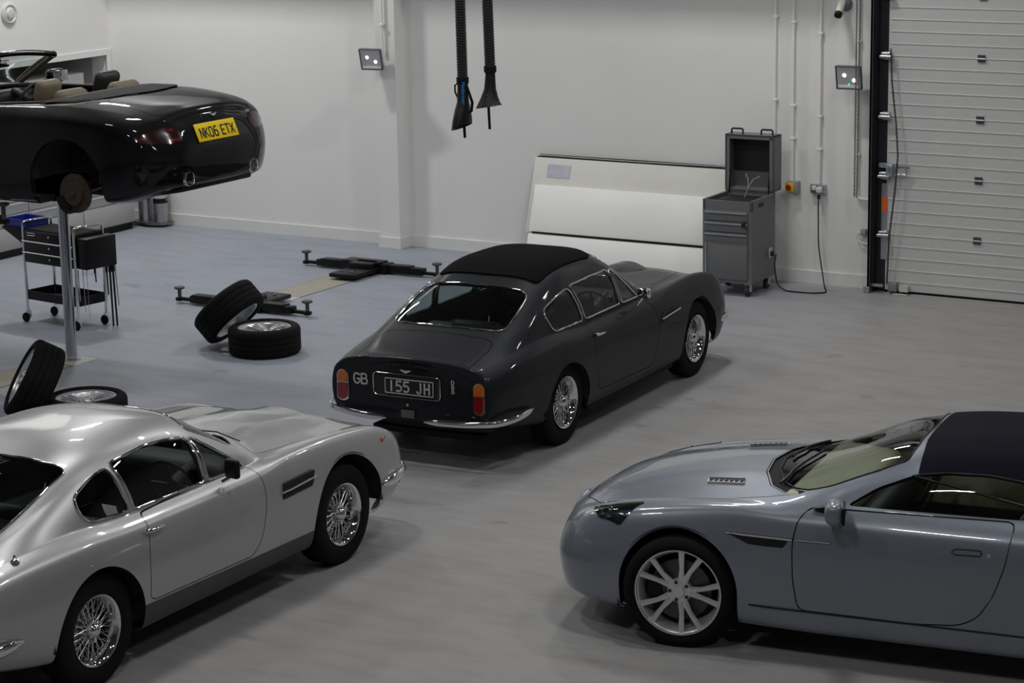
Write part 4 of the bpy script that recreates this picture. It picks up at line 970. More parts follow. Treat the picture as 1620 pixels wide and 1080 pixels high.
lin, _ = body.clip(lambda A: np.where((A[:, 7] > 1.2) & (A[:, 0] > -1.25) & (A[:, 0] < 1.0), -1., 1.)); spart(black, 'interior_trim', lin, TRIMD, -.05)
# soft top cover behind the seats
tn, body = body.clip(top_g([(-1.16, 0), (-1.15, .3), (-1.11, .59), (-.98, .70), (-1.02, .745), (-1.28, .66), (-1.47, .45), (-1.54, .2), (-1.56, 0)], vmin=4.1))
spart(black, 'tonneau_cover', tn, mat('black_cover_cloth', (.010, .010, .011), .75, bump=.15, scale=150, spec=.25), .012)
door, body = cut_gap(body, side_g(poly_round([(.62, .93), (.655, .50), (.618, .28), (-.30, .28), (-.47, .42), (-.60, .72), (-.635, .99)], .05), vmax=4.6), .005)
for h in halves(door): spart(black, 'door', h, PAINT_BLACK)
bt, body = cut_gap(body, top_g([(-1.575, 0), (-1.56, .25), (-1.50, .50), (-1.60, .60), (-1.95, .60), (-2.08, .56), (-2.10, .3), (-2.105, 0)], vmin=4.2), .005)
spart(black, 'boot_lid', bt, PAINT_BLACK)
for s in (1, -1):
    def g(A, s=s):
        pl = poly_round([(.86*s, .742), (.74*s, .80), (.545*s, .825), (.47*s, .80), (.455*s, .70), (.60*s, .688), (.80*s, .705)], .02)
        return np.where((A[:, 0] < -1.9) & (A[:, 7] > 2.2), sd_poly(pl, A[:, 1], A[:, 2]), BIG)
    hs, body = body.clip(g)
    tl = spart(black, 'tail_lamp', hs, mat('smoked_red_lens', (.022, .003, .004), .15, coat=1.), .002)
    for y, z, dy in ((.545, .795, .035), (.535, .715, .05), (.79, .742, .03)):
        sg_, _ = hs.clip(rear_g(poly_round([((y-dy)*s, z-.010), ((y+dy)*s, z-.010), ((y+dy)*s, z+.010), ((y-dy)*s, z+.010)], .006, 2), -1.9)); spart(tl, 'lens_segment', sg_, REDL, .005)
spart(black, 'body', body, PAINT_BLACK)
# plate in its recess, leaning back
PC = np.array((-2.250, .03, .738)); RP = np.array(R_TAIL); th = .40
RP = np.array(Matrix.Rotation(th, 3, 'Y'))@RP
b = Bag(); b.rbox((0, 0, 0), (.535, .158, .012), .012); pl_ = b.obj('number_plate', mat('plate_yellow', (.95, .66, .004), .4, spec=.3), black, 40, xf=lambda v: RP@np.array(v)+PC+RP@np.array((0, 0, .004)))
plate_text('plate_character', 'NK06 ETX', mat('plate_ink', (.006, .006, .006), .5), pl_, .080, .046, .061, .014, PC+RP@np.array((0, -.008, .0101)), RP, .0012, .036)
wings(black, (-2.202, .0, .866), RP, .10, CHROME)
text_obj('model_badge', 'DB9', CHROME, black, .035, (-2.212, -.45, .845), RP, .001)
for s in (1, -1):
    b = Bag(); b.lathe([(.058, -.02), (.062, -.012), (.055, .06), (.050, .06), (.052, -.01)], 24, 'x', (-2.262, .435*s, .382), closed=True); ex = b.obj('exhaust_tip', CHROME, black, 50)
    b = Bag(); b.frustum((-2.25, .435*s, .382), (-2.24, .435*s, .382), .046, n=20); b.obj('exhaust_bore', LINER, ex, 40)
b = Bag(); b.prism(poly_round([(.40, .36), (.40, .40), (-.40, .40), (-.40, .36)], .015, 3), -2.275, -2.24, 'yz'); b.obj('bumper_slot', LINER, black, 30)
b = Bag(); b.rbox((-2.05, 0, .265), (.34, .95, .05), .02, rmat(0, .18, 0)); b.obj('rear_diffuser', BLACKP, black, 40)
b = Bag(); b.bb((-.95, -.62, .13), (2.0, .62, .2)); b.bb((-.95, -.8, .14), (.9, .8, .2)); b.bb((-2.0, -.45, .24), (-1.6, .45, .3)); b.obj('floor_pan', LINER, black)
# cockpit
for y in (.38, -.38): seat(black, -.28, y, .28, TAN if y > 0 else LEATHER, back_h=.58)
for y in (.34, -.34):
    b = Bag(); b.rbox((-.76, y, .56), (.30, .36, .18), .06); b.rbox((-.90, y, .84), (.13, .36, .46), .06, rmat(0, -.3, 0)); b.obj('rear_seat', TAN, black, 50)
b = Bag(); b.rbox((.55, 0, .84), (.36, 1.36, .17), .06, None, 3); b.rbox((.38, 0, .70), (.12, 1.3, .25), .05); b.obj('dashboard', LEATHER, black, 50)
steering(black, .16, -.38, .82, LEATHER, .185, 1.2)
# windscreen with frame
NW = 17; V = []
for j, y in enumerate(np.linspace(-1, 1, NW)):
    V.append((.97-.34*abs(y)**2.2, y*.69, .965-.035*y*y)); V.append((.10-.05*y*y, y*.575, 1.285-.05*y*y))
b = Bag(); b.add(V, [(2*j, 2*j+2, 2*j+3, 2*j+1) for j in range(NW-1)]); wsn = b.obj('windscreen', GLASS_CL, black, 80)
b = Bag(); b.tube([V[2*j+1] for j in range(NW)], .026, 8); b.obj('windscreen_header', PAINT_BLACK, black, 60)
for j in (0, NW-1):
    b = Bag(); b.tube([np.array(V[2*j])*(1-t)+np.array(V[2*j+1])*t+np.array((0, 0, .02*math.sin(PI*t))) for t in np.linspace(-.06, 1, 9)], .034, 8); b.obj('windscreen_pillar', PAINT_BLACK, black, 60)
    sg = -1 if j == 0 else 1
    b = Bag(); b.tube([np.array(V[2*j])*(1-t)+np.array(V[2*j+1])*t+np.array((-.022, -sg*.022, .0)) for t in np.linspace(.0, .97, 9)], .024, 8); b.obj('pillar_trim', TAN, black, 60)
    b = Bag(); b.rbox((.42, sg*.985, .985), (.10, .20, .13), .045, rmat(0, 0, sg*.2), 4); b.frustum((.44, sg*.83, .935), (.42, sg*.94, .955), .028, n=10); b.obj('door_mirror', PAINT_BLACK, black, 55)
    b = Bag(); b.rbox((.366, sg*.992, .985), (.006, .165, .10), .002, rmat(0, 0, sg*.2)); b.obj('mirror_glass', CHROME, black, 40)
b = Bag(); b.rbox((.16, 0, 1.195), (.025, .20, .065), .012, rmat(0, -.15, 0), 2); b.frustum((.16, 0, 1.22), (.19, 0, 1.26), .01, n=8); mi = b.obj('rear_view_mirror', BLACK, black, 50)
b = Bag(); b.rbox((.1445, 0, 1.194), (.003, .185, .052), .001, rmat(0, -.15, 0)); b.obj('mirror_glass', CHROME, mi, 40)
# bare hubs
IRON = mat('rusty_iron', (.075, .060, .045), .6, .5, var=.4, scale=20)
for s in (1, -1):
    c = (-1.364, .80*s, .257)
    b = Bag(); b.lathe([(.075, .0), (.165, .0), (.167, .012*s), (.165, .026*s), (.105, .026*s), (.098, .06*s), (.03, .062*s), (.03, .085*s), (0, .088*s)], 40, 'y', c); hd = b.obj('brake_disc', IRON, black, 35)
    b = Bag(); b.prism([(c[0]+.19*math.cos(a)*k, c[2]+.19*math.sin(a)*k) for k, r in ((1.0, 1), (.58, -1)) for a in np.linspace(-1.2, -.2, 9)[::r]], (.77)*s, (.86)*s, 'xz'); b.obj('brake_caliper', BLACK, hd, 40)
    b = Bag(); b.frustum((-1.364, .2*s, .30), (-1.364, .80*s, .257), .03, n=8); b.frustum((-1.1, .25*s, .28), (-1.364, .76*s, .22), .025, n=8); b.frustum((-1.40, .60*s, .30), (-1.38, .62*s, .62), .04, n=10); b.obj('suspension_arm', BLACK, black, 40)
    c = (1.37, .78*s, .257); b = Bag(); b.lathe([(.075, .0), (.165, .0), (.165, .026*s), (.105, .026*s), (.098, .06*s), (0, .062*s)], 40, 'y', c); b.obj('brake_disc', IRON, black, 35)
# ---------------------------------------------------------------- vehicle lifts
LBLK = mat('lift_black', (.006, .006, .0065), .38, var=.1, spec=.25)
def pad(parent, x, y, z, h=.09):
    b = Bag(); b.frustum((x, y, z), (x, y, z+h), .020, n=12); b.frustum((x, y, z+h), (x, y, z+h+.012), .03, .055, 20); b.frustum((x, y, z+h+.012), (x, y, z+h+.03), .056, .054, 20)
    return b.obj('lift_pad', RUBBER if h < .05 else mat('pad_steel', (.10, .10, .10), .5, .6), parent, 40)
def lift_beam(parent, y, z, side, x0, x1, xc=-14.86):
    """swing arm pair along x on one post"""
    b = Bag(); b.rbox((xc, y, z+.06), (.62, .17, .115), .012); b.rbox((xc-.02, y-side*.02, z+.125), (.50, .19, .02), .006); b.obj('arm_carrier', LBLK, parent, 40)
    for s, xe in ((-1, x0), (1, x1)):
        L = abs(xe-xc); b = Bag(); b.rbox((xc+s*(.30+.13), y, z+.065), (.34, .12, .09), .008); b.obj('arm_sleeve', LBLK, parent, 40)
        b = Bag(); a = .42; b.rbox((xc+s*(a+(L-.17-a)/2), y, z+.058), (L-.17-a, .105, .075), .008); b.obj('arm_tube', LBLK, parent, 40)
        b = Bag(); b.rbox((xc+s*(L-.09), y, z+.045), (.22, .05, .035), .006); b.rbox((xe, y, z+.04), (.07, .07, .04), .01); b.obj('arm_end', LBLK, parent, 40)
        pad(parent, xe, y, z+.05)
lift = thing('in_ground_lift', 'black in-ground lift with four arms lowered flat on the floor', 'vehicle lift', (0, 0, 0))
lift_beam(lift, 18.93, .0, -1, -15.66, -14.0); lift_beam(lift, 21.25, .0, 1, -15.70, -13.93)
for y, d in ((19.24, 1), (20.93, -1)):
    b = Bag(); b.rbox((-14.80, y, .055), (.34, .56, .05), .02); b.rbox((-14.82, y-d*.2, .09), (.30, .22, .09), .015); bp = b.obj('base_plate', LBLK, lift, 40)
    for dx in (-.09, .05):
        b = Bag(); b.frustum((-14.80+dx, y+d*.14, .078), (-14.80+dx, y+d*.14, .094), .016, n=8); b.obj('bolt', GALV, bp, 40)
b = Bag(); b.bb((-14.93, 21.16, .05), (-14.87, 21.165, .12)); b.obj('label_plate', mat('label_white', (.7, .7, .68), .5), lift)
rl = thing('in_ground_lift', 'raised in-ground lift with polished round posts under the black convertible', 'vehicle lift', (0, 0, 0))
for y in (16.335, 14.67):
    b = Bag(); b.frustum((-14.86, y, .0), (-14.86, y, 1.60), .053, n=28); b.obj('post', mat('polished_post', (.50, .52, .56), .14, 1., var=.1), rl, 50)
    b = Bag(); b.frustum((-14.86, y, 0), (-14.86, y, .012), .085, n=28); b.obj('post_collar', GALV, rl, 40)
    s = 1 if y > 15.5 else -1
    b = Bag(); b.rbox((-14.86, y, 1.64), (.55, .15, .09), .01); b.obj('arm_carrier', LBLK, rl, 40)
    for sx in (-1, 1):
        b = Bag(); b.rbox((-14.86+sx*.50, y, 1.65), (.55, .10, .075), .008); b.obj('arm_tube', LBLK, rl, 40)
        b = Bag(); b.rbox((-14.86+sx*.80, y, 1.64), (.16, .07, .04), .006); b.obj('arm_end', LBLK, rl, 40)
        pad(rl, -14.86+sx*.84, y, 1.66, .11)
# ---------------------------------------------------------------- loose wheels
def loose_wheel(label, loc, axis, spin=0., flip=1):
    t = thing('wheel', label, 'wheel', loc, 0, 'wheels taken off the convertible')
    a = Vector(axis).normalized(); q = Vector((0, 1, 0)).rotation_difference(a).to_matrix()
    alloy_wheel(t, (0, 0, 0), flip, .345, .265, .245, 10, np.array(q)@rmat(0, spin, 0), pairs=True, brake=False)
    return t
loose_wheel('alloy wheel lying flat, a second wheel leaning over its left side, near the lift arms', (-13.40, 17.42, .1325), (0, 0, 1), .2)
loose_wheel('alloy wheel tilted against the flat wheel beside the lowered lift, tread uppermost', (-13.875, 17.50, .338), (.695, .08, -.715), .5, -1)
loose_wheel('alloy wheel lying flat behind the roof of the silver coupe', (-13.06, 14.50, .1325), (0, 0, 1), .6)
loose_wheel('alloy wheel leaning with its bright rim to the left, behind the silver coupe roof', (-13.42, 14.28, .385), (-.58, -.58, .46), .1)
# ---------------------------------------------------------------- exhaust extraction hoses
HOSEM = mat('hose_black', (.014, .012, .011), .55, var=.15)
def hose(x, y, zb, r, lab, tilt=0., nozzle='duck'):
    t = thing('exhaust_hose', lab, 'hose', (x, y, zb), 0, 'exhaust extraction hoses')
    prof = []; z = .0; top = 6.3-zb
    pts = []
    n = int(top/.024)
    for i in range(n): prof += [(r, i*.024), (r*1.0, i*.024+.010), (r*.90, i*.024+.014), (r*.90, i*.024+.020)]
    b = Bag(); b.lathe(prof, 20, 'z'); b.obj('corrugated_tube', HOSEM, t, 50, xf=lambda v: (v[0]+tilt*v[2], v[1], v[2]))
    b = Bag(); b.lathe([(r*1.12, -.03), (r*1.14, -.02), (r*1.14, .025), (r*1.10, .03), (r*.9, .03), (r*.9, -.03)], 24, 'z', closed=True); b.obj('clamp', RUBBER, t, 40)
    return t
HY = 18.2
h1 = hose(-11.60, HY, 2.585, .050, 'black corrugated exhaust hose with blue lettering on its funnel', -.012)
def funnel(t, secs, name='nozzle'):
    n = 20; V = []
    for z, rx, ry, ox, oy, sl in secs:
        for i in range(n):
            a = 2*PI*i/n; V.append((ox+rx*math.cos(a), oy+ry*math.sin(a), z+sl*math.cos(a)))
    b = Bag(); m = len(secs); b.add(V, [(j*n+i, j*n+(i+1) % n, (j+1)*n+(i+1) % n, (j+1)*n+i) for j in range(m-1) for i in range(n)])
    return b.obj(name, mat('nozzle_rubber', (.010, .010, .0105), .42, spec=.35), t, 60)
def funnel2(t, secs, th=.006): return funnel(t, secs+[(z, rx-th, ry-th, ox, oy, sl) for z, rx, ry, ox, oy, sl in secs[::-1]])
nz = funnel2(t=h1, secs=[(0, .048, .048, 0, 0, 0), (-.06, .050, .05, 0, 0, 0), (-.20, .055, .06, 0, 0, 0), (-.27, .068, .09, -.005, 0, 0), (-.36, .078, .12, -.012, 0, .012), (-.43, .082, .13, -.02, 0, .035)])
text_obj('brand_lettering', 'Nederman', mat('blue_print', (.03, .26, .75), .5), nz, .048, Vector((-11.60, HY, 2.585)), ((0, .95, .3), (0, .3, -.95), (-1, 0, 0)), .0008, .95)
lt = nz.children[0]; cd = Vector((.57, -.80, .0)).normalized(); up_ = Vector((0, 0, -1)); nrm = cd
mm = Matrix((up_, nrm.cross(up_), nrm)).transposed().to_4x4(); mm.translation = Vector((0, 0, -.115))+cd*.060; lt.matrix_local = mm
b = Bag(); b.tube([(-.05, 0, -.03), (-.085, 0, -.05), (-.085, 0, -.11), (-.055, 0, -.17)], .008, 6); b.obj('handle_strap', RUBBER, h1, 50)
b = Bag(); b.tube([(.04, 0, -.04), (.075, 0, -.13), (.10, 0, -.20), (.09, 0, -.28), (.055, 0, -.30)], [.012, .012, .014, .012, .01], 6); b.obj('damper_handle', RUBBER, h1, 50)
b = Bag(); b.frustum((0, 0, -.30), (.012, 0, -.53), .013, n=8); b.obj('probe_rod', RUBBER, h1, 50)
h2 = hose(-11.30, HY, 2.70, .050, 'black corrugated exhaust hose with a wide round funnel, the right one', -.025)
funnel2(t=h2, secs=[(0, .046, .046, 0, 0, 0), (-.06, .046, .046, 0, 0, 0), (-.18, .055, .055, -.005, 0, 0), (-.26, .08, .08, -.012, 0, 0), (-.32, .108, .10, -.02, 0, .01), (-.345, .125, .11, -.02, 0, .02)])
b = Bag(); b.tube([(.0, -.03, -.02), (.004, -.05, -.3), (.008, -.04, -.545)], .0125, 8); b.obj('probe_rod', RUBBER, h2, 50)
b = Bag(); b.rbox((.0, -.065, -.24), (.012, .01, .03), .003); b.obj('blue_clip', mat('blue_plastic', (.02, .10, .55), .4), h2, 40)
# ---------------------------------------------------------------- wall fittings
COND = mat('conduit_white', (.82, .82, .80), .45, var=.02); BOXG = mat('box_grey', (.30, .31, .32), .45)
def conduit(label, pts, clips):
    t = thing('conduit', label, 'conduit', (0, 0, 0), 0, 'white cable conduits')
    b = Bag(); b.tube(pts, .0145, 10); b.obj('pipe', COND, t, 60)
    for z in clips:
        b = Bag(); b.rbox((pts[0][0], YB-.024, z), (.055, .044, .03), .006); b.obj('saddle_clip', COND, t, 40)
    return t
def vert(x, z0, z1=3.9, y=YB-.03): return [(x, y, z1), (x, y, z0)]
conduit('white conduit running down behind the open tool cabinet lid', vert(-10.585, .95), (2.83, 1.95))
conduit('white conduit running down to the red and yellow stop switch', vert(-10.375, 1.09), (2.78, 1.90, 1.55, 3.2))
conduit('white conduit running down to the double socket', vert(-10.065, 1.09), (2.67, 1.80, 1.45))
conduit('white conduit ending in an elbow beside the door track', [(-9.635, YB-.03, 3.9), (-9.635, YB-.03, 1.05), (-9.632, YB-.03, .99), (-9.60, YB-.03, .955), (-9.44, YB-.03, .945)], (2.6, 1.42))
st = thing('stop_switch', 'red and yellow emergency stop button on a grey box', 'switch', (-10.375, YB, 1.035))
b = Bag(); b.rbox((.02, -.04, 0), (.125, .08, .13), .01); b.obj('box', BOXG, st, 40)
b = Bag(); b.rbox((-.01, -.084, .0), (.10, .01, .10), .01); b.obj('yellow_plate', mat('sign_yellow', (.75, .55, .02), .4), st, 40)
b = Bag(); b.lathe([(0, -.125), (.026, -.122), (.031, -.112), (.028, -.102), (.018, -.098), (.018, -.085)], 20, 'y', (-.012, 0, 0)); b.obj('red_button', mat('button_red', (.42, .012, .012), .35), st, 50)
sk = thing('wall_socket', 'grey metal double socket with white plug top', 'socket', (-10.075, YB, 1.03))
b = Bag(); b.rbox((0, -.025, 0), (.17, .05, .10), .008); b.obj('box', GALV, sk, 40)
b = Bag(); b.rbox((-.04, -.055, .01), (.05, .02, .05), .006); b.rbox((.03, -.07, -.005), (.06, .055, .06), .01); b.obj('plug', mat('plug_white', (.72, .72, .70), .4), sk, 40)
cb = Bag()
cp = np.array([(-10.04, YB-.09, .98), (-10.04, YB-.10, .93), (-10.04, YB-.10, .70), (-10.02, YB-.13, .45), (-9.93, YB-.24, .20), (-9.84, YB-.36, .03), (-9.80, YB-.42, .010), (-9.86, YB-.52, .010), (-10.05, YB-.56, .010), (-10.22, YB-.54, .012), (-10.31, YB-.52, .06), (-10.345, YB-.51, .18), (-10.345, YB-.53, .30), (-10.325, YB-.54, .385)])
T_ = np.concatenate([[0], np.cumsum(np.linalg.norm(np.diff(cp, axis=0), axis=1))]); cpts = hermite(T_, cp, np.linspace(0, T_[-1], 60)); cpts[:, 2] = np.maximum(cpts[:, 2], .008)
cb.tube(cpts, .0075, 8); cb.rbox((-10.04, YB-.095, .955), (.03, .03, .05), .008); o = cb.obj('power_cable', BLACKP, None, 50); tag(o, 'black power cable looping from the wall socket to the tool cabinet', 'cable')
def flood(label, x, y, z, rz, tilt, dot):
    t = thing('floodlight', label, 'floodlight', (x, y, z), rz, 'twin emergency floodlights'); R = rmat(tilt, 0, 0)*1.28; f = lambda v: R@np.array(v)
    b = Bag(); b.prism([(-.105, -.095), (.105, -.095), (.105, .095), (-.105, .095)], 0, .03, 'xz'); 
    V = [(-.105, 0, -.095), (.105, 0, -.095), (.105, 0, .095), (-.105, 0, .095), (-.06, .11, -.06), (.06, .11, -.06), (.06, .11, .06), (-.06, .11, .06)]
    b.add(V, [(0, 4, 5, 1), (1, 5, 6, 2), (2, 6, 7, 3), (3, 7, 4, 0), (7, 6, 5, 4)]); b.obj('housing', GREYM, t, 30, xf=f)
    b = Bag(); b.tube([(-.105, -.004, -.095), (.105, -.004, -.095), (.105, -.004, .095), (-.105, -.004, .095)], .007, 6, closed=True); b.obj('bezel', mat('bezel_dark', (.06, .06, .062), .4), t, 40, xf=f)
    b = Bag(); b.bb((-.098, -.003, -.088), (.098, .003, .088)); b.obj('lens', mat('flood_reflector', (.55, .55, .57), .3, .3), t, 40, xf=f)
    for dx, dz in ((-.035, .02), (.045, -.02)):
        b = Bag(); b.lathe([(0, -.012), (.012, -.010), (.017, -.004)], 16, 'y', (dx, 0, dz)); b.obj('bulb', mat('bulb_bright_spot', (.9, .9, .9), .3, emit=(1, .98, .95), estr=1.6), t, 60, xf=f)  # mild emission paints in the bright spots on the bulbs
    b = Bag(); b.bb((-.092, -.010, -.084), (.092, -.003, -.066)); b.obj('lower_reflector', mat('strip_white', (.85, .84, .78), .3), t, 40, xf=f)
    if dot:
        b = Bag(); b.lathe([(0, -.010), (.007, -.006)], 10, 'y', (.0, 0, -.055)); b.obj('green_indicator', mat('green_led', (.02, .6, .25), .3, emit=(.02, .9, .35), estr=1.6), t, 60, xf=f)
    b = Bag(); b.tube([(0, .11, 0), (0, .20, .01)], .02, 8); b.obj('bracket', GREYM, t, 40)
    return t
flood('grey twin floodlight on the pillar', -15.525, PY-.20, 2.235, .12, .25, False)
flood('grey twin floodlight with a green indicator near the door track', -9.655, YB-.24, 2.245, .06, .22, True)
conduit('white conduit down the pillar to the floodlight', [(-15.475, PY-.03, 3.9), (-15.475, PY-.03, 2.30)], ())
b = Bag(); b.rbox((-15.475, PY-.03, 2.62), (.05, .05, .03), .006); tag(b.obj('conduit_coupler', COND, None, 40), 'small coupler on the pillar conduit', 'coupler')
cm = thing('security_camera', 'white bullet security camera high on the back wall', 'camera', (-9.80, YB, 2.98))
b = Bag(); b.lathe([(.075, 0), (.072, -.03), (.045, -.055), (0, -.06)], 24, 'y'); b.obj('base', mat('cam_dome', (.16, .16, .16), .5), cm, 50)
b = Bag(); b.tube([(0, -.04, 0), (-.005, -.09, .0), (.0, -.13, -.02)], .022, 10); b.obj('bracket', COND, cm, 50)
b = Bag(); b.frustum((-.01, -.07, .03), (.005, -.20, -.085), .040, .040, 20); cbo = b.obj('barrel', mat('cam_cream', (.66, .64, .56), .4), cm, 50)
b = Bag(); b.frustum((.0045, -.194, -.08), (.008, -.222, -.105), .042, .040, 20); b.obj('lens_hood', BLACK, cbo, 50)
# hand chain and lock chain of the door
def chain(name, label, pts, link=.035, r=.004, m=None, cat='chain', group=None):
    P = np.array(pts, float); T = np.concatenate([[0], np.cumsum(np.linalg.norm(np.diff(P, axis=0), axis=1))]); n = int(T[-1]/(link*.72)); b = Bag()
    Q = np.stack([np.interp(np.linspace(0, T[-1], n+1), T, P[:, k]) for k in range(3)], 1)
    for i in range(n):
        d = Q[i+1]-Q[i]; L = np.linalg.norm(d); d = d/L; s = np.cross(d, (1., 0, 0) if i % 2 else (0, 1., 0)); s /= np.linalg.norm(s); c = (Q[i]+Q[i+1])/2
        ring = [c+d*link*.5*math.cos(t)+s*link*.30*math.sin(t) for t in np.linspace(0, 2*PI, 9)[:-1]]; b.tube(ring, r, 4, closed=True)
    return tag(b.obj(name, m or GALV, None, 50), label, cat, group)
chain('hand_chain', 'thin steel hand chain hanging in front of the right floodlight', [(-9.545, YB-.31, 3.7), (-9.545, YB-.31, 1.02)], .03, .0038, mat('chain_steel', (.22, .22, .23), .45, .6))
chain('hand_chain', 'second fall of the steel hand chain beside the white elbow conduit', [(-9.50, YB-.33, 3.7), (-9.51, YB-.33, 1.02)], .03, .0038, mat('chain_steel', (.22, .22, .23), .45, .6))
chain('lock_chain', 'dark chain hanging in a shallow curve down the left edge of the door', [(-9.225, DY-.06, 2.55), (-9.20, DY-.07, 2.2), (-9.14, DY-.08, 1.75), (-9.115, DY-.09, 1.45), (-9.14, DY-.09, 1.1), (-9.20, DY-.08, .6), (-9.225, DY-.06, .10)], .03, .0042, mat('chain_dark', (.05, .05, .052), .45, .7))
jb = thing('cable_joint_box', 'small grey box with a white looped cable beside the door track', 'box', (-9.55, YB, .60))
b = Bag(); b.rbox((0, -.03, 0), (.06, .06, .07), .008); b.obj('box', BOXG, jb, 40)
b = Bag(); b.tube([(-.03, -.03, 0), (-.07, -.03, -.01), (-.08, -.03, -.06), (-.04, -.03, -.11), (.06, -.03, -.125)], .007, 6); b.obj('cable', COND, jb, 50)
vt = thing('wall_vent', 'round white louvred vent high on the left wall', 'vent', (XL, 21.02, 2.755))
b = Bag(); b.lathe([(.0, .0), (.125, .0), (.13, .02), (.105, .035), (.09, .02), (.06, .03), (.05, .045), (.0, .05)], 28, 'x'); b.obj('grille', mat('vent_white', (.6, .6, .58), .45), vt, 50)
# ---------------------------------------------------------------- spare door panels leaning on the back wall
PANW = mat('panel_white', (.90, .895, .87), .32, var=.02); FILM = mat('plastic_film', (.66, .655, .61), .38, var=.06, scale=3, bump=.25)
LEAN = .30
def leaning(label, s0, s1, off, m, x0=-13.42, x1=-11.02, name='door_panel', thick=.04, extra=None):
    """board between heights s0 and s1 along the slope; off = distance in front of the rear board"""
    t = thing(name, label, 'panel', (0, 22.40, 0), 0, 'spare door sections')
    R = rmat(-LEAN, 0, 0); f = lambda v: R@np.array((v[0], v[1]-off, v[2]))
    b = Bag(); b.rbox(((x0+x1)/2, 0, (s0+s1)/2), (x1-x0, thick, s1-s0), .006); b.obj('board', m, t, 40, xf=f)
    if extra: extra(t, f)
    return t
def seal(s, r=.013, yo=-.02):
    def g(t, f):
        b = Bag(); b.rbox((-12.22, yo, s), (2.40, .018, .022), .004); b.obj('black_seal', BLACK, t, 40, xf=f)
    return g
def wrap_top(t, f):
    for k, (dz, dy) in enumerate(((.0, 0.), (.026, .014))):
        b = Bag(); b.rbox((-12.27+.02*k, dy, 1.23+dz), (2.50, .035, .020), .006); b.obj('black_rail', BLACK, t, 40, xf=f)
    b = Bag(); b.tube([(-13.50, -.022, 1.25), (-12.2, -.026, 1.243), (-11.06, -.022, 1.253)], .004, 5); b.obj('film_edge', FILM, t, 50, xf=f)
    b = Bag(); b.bb((-13.36, -.0235, 1.0), (-13.06, -.0222, 1.15)); b.obj('printed_sheet', mat('sheet_lilac', (.52, .51, .60), .4, var=.22, scale=14), t, 40, xf=f)
leaning('film-wrapped white door section with black rails on top, rearmost of the leaning panels', .36, 1.225, 0., FILM, -13.54, -11.02, extra=wrap_top)
leaning('plain white door section above the black seal, leaning on the back wall', .372, .905, .047, PANW, -13.47, -11.02, extra=seal(.362))
leaning('plain white door section standing on the floor below the black seal', .02, .348, .047, PANW, -13.47, -11.02)
# ---------------------------------------------------------------- grey tool cabinet with open lid
TC = thing('tool_cabinet', 'grey steel tool cabinet on castors with its lid raised', 'cabinet', (-10.675, 22.10, 0), .03)
CG = mat('cabinet_grey', (.145, .148, .150), .42, var=.05); CGD = mat('cabinet_dark_inside', (.012, .012, .013), .6)
b = Bag(); W_, D_ = .56, .60
b.bb((-W_/2, -D_/2, .14), (W_/2, D_/2, .90)); b.bb((-W_/2, -D_/2, .90), (W_/2, -D_/2+.03, 1.00)); b.bb((-W_/2, D_/2-.03, .90), (W_/2, D_/2, 1.03)); b.bb((-W_/2, -D_/2, .90), (-W_/2+.03, D_/2, 1.01)); b.bb((W_/2-.03, -D_/2, .90), (W_/2, D_/2, 1.01)); b.obj('body', CG, TC)
b = Bag(); b.bb((-W_/2+.03, -D_/2+.03, .90), (W_/2-.03, D_/2-.03, .965)); b.rbox((.0, .02, .975), (.38, .34, .03), .008); b.obj('tool_tray', CGD, TC)
for k in range(3):
    z = .845-.115*k; b = Bag(); b.rbox((-.01, -D_/2-.008, z), (.485, .018, .105), .004); dr = b.obj('drawer', CG, TC)
    b = Bag(); b.rbox((-.01, -D_/2-.026, z+.035), (.475, .022, .016), .005); b.obj('handle', GALV, dr)
b = Bag(); b.rbox((-.01, -D_/2-.008, .375), (.485, .018, .40), .004); dr = b.obj('cupboard_door', CG, TC)
b = Bag(); b.rbox((-.235, -D_/2-.02, .375), (.018, .02, .36), .004); b.obj('handle', GALV, dr)
b = Bag(); b.frustum((.20, -D_/2-.05, .765), (.20, -D_/2-.01, .765), .022, n=12); b.frustum((.22, -D_/2-.05, .755), (.25, -D_/2-.055, .735), .012, n=8); b.obj('padlock', BLACKP, TC, 40)
b = Bag(); b.bb((W_/2, -.12, .925), (W_/2+.006, -.02, .965)); b.obj('side_slot', BLACK, TC)
b = Bag(); b.rbox((W_/2+.008, .17, .40), (.016, .075, .11), .006); so = b.obj('power_inlet', mat('inlet_grey', (.5, .5, .5), .5), TC)
b = Bag(); b.frustum((W_/2+.012, .17, .39), (W_/2+.045, .17, .39), .027, n=14); b.obj('inlet_plug', BLACKP, so, 40)
for x in (-.22, .22):
    for y in (-.24, .24):
        b = Bag(); b.bb((x-.035, y-.03, .125), (x+.035, y+.03, .14)); b.bb((x-.025, y-.028, .05), (x-.020, y+.028, .13)); b.bb((x+.020, y-.028, .05), (x+.025, y+.028, .13)); cs = b.obj('castor', mat('castor_cream', (.55, .54, .50), .5), TC)
        b = Bag(); b.lathe([(0, -.018), (.052, -.018), (.055, -.012), (.055, .012), (.052, .018), (0, .018)], 20, 'x', (x, y-.02, .055)); b.obj('castor_wheel', mat('castor_blue_black', (.016, .02, .032), .6), cs, 40)
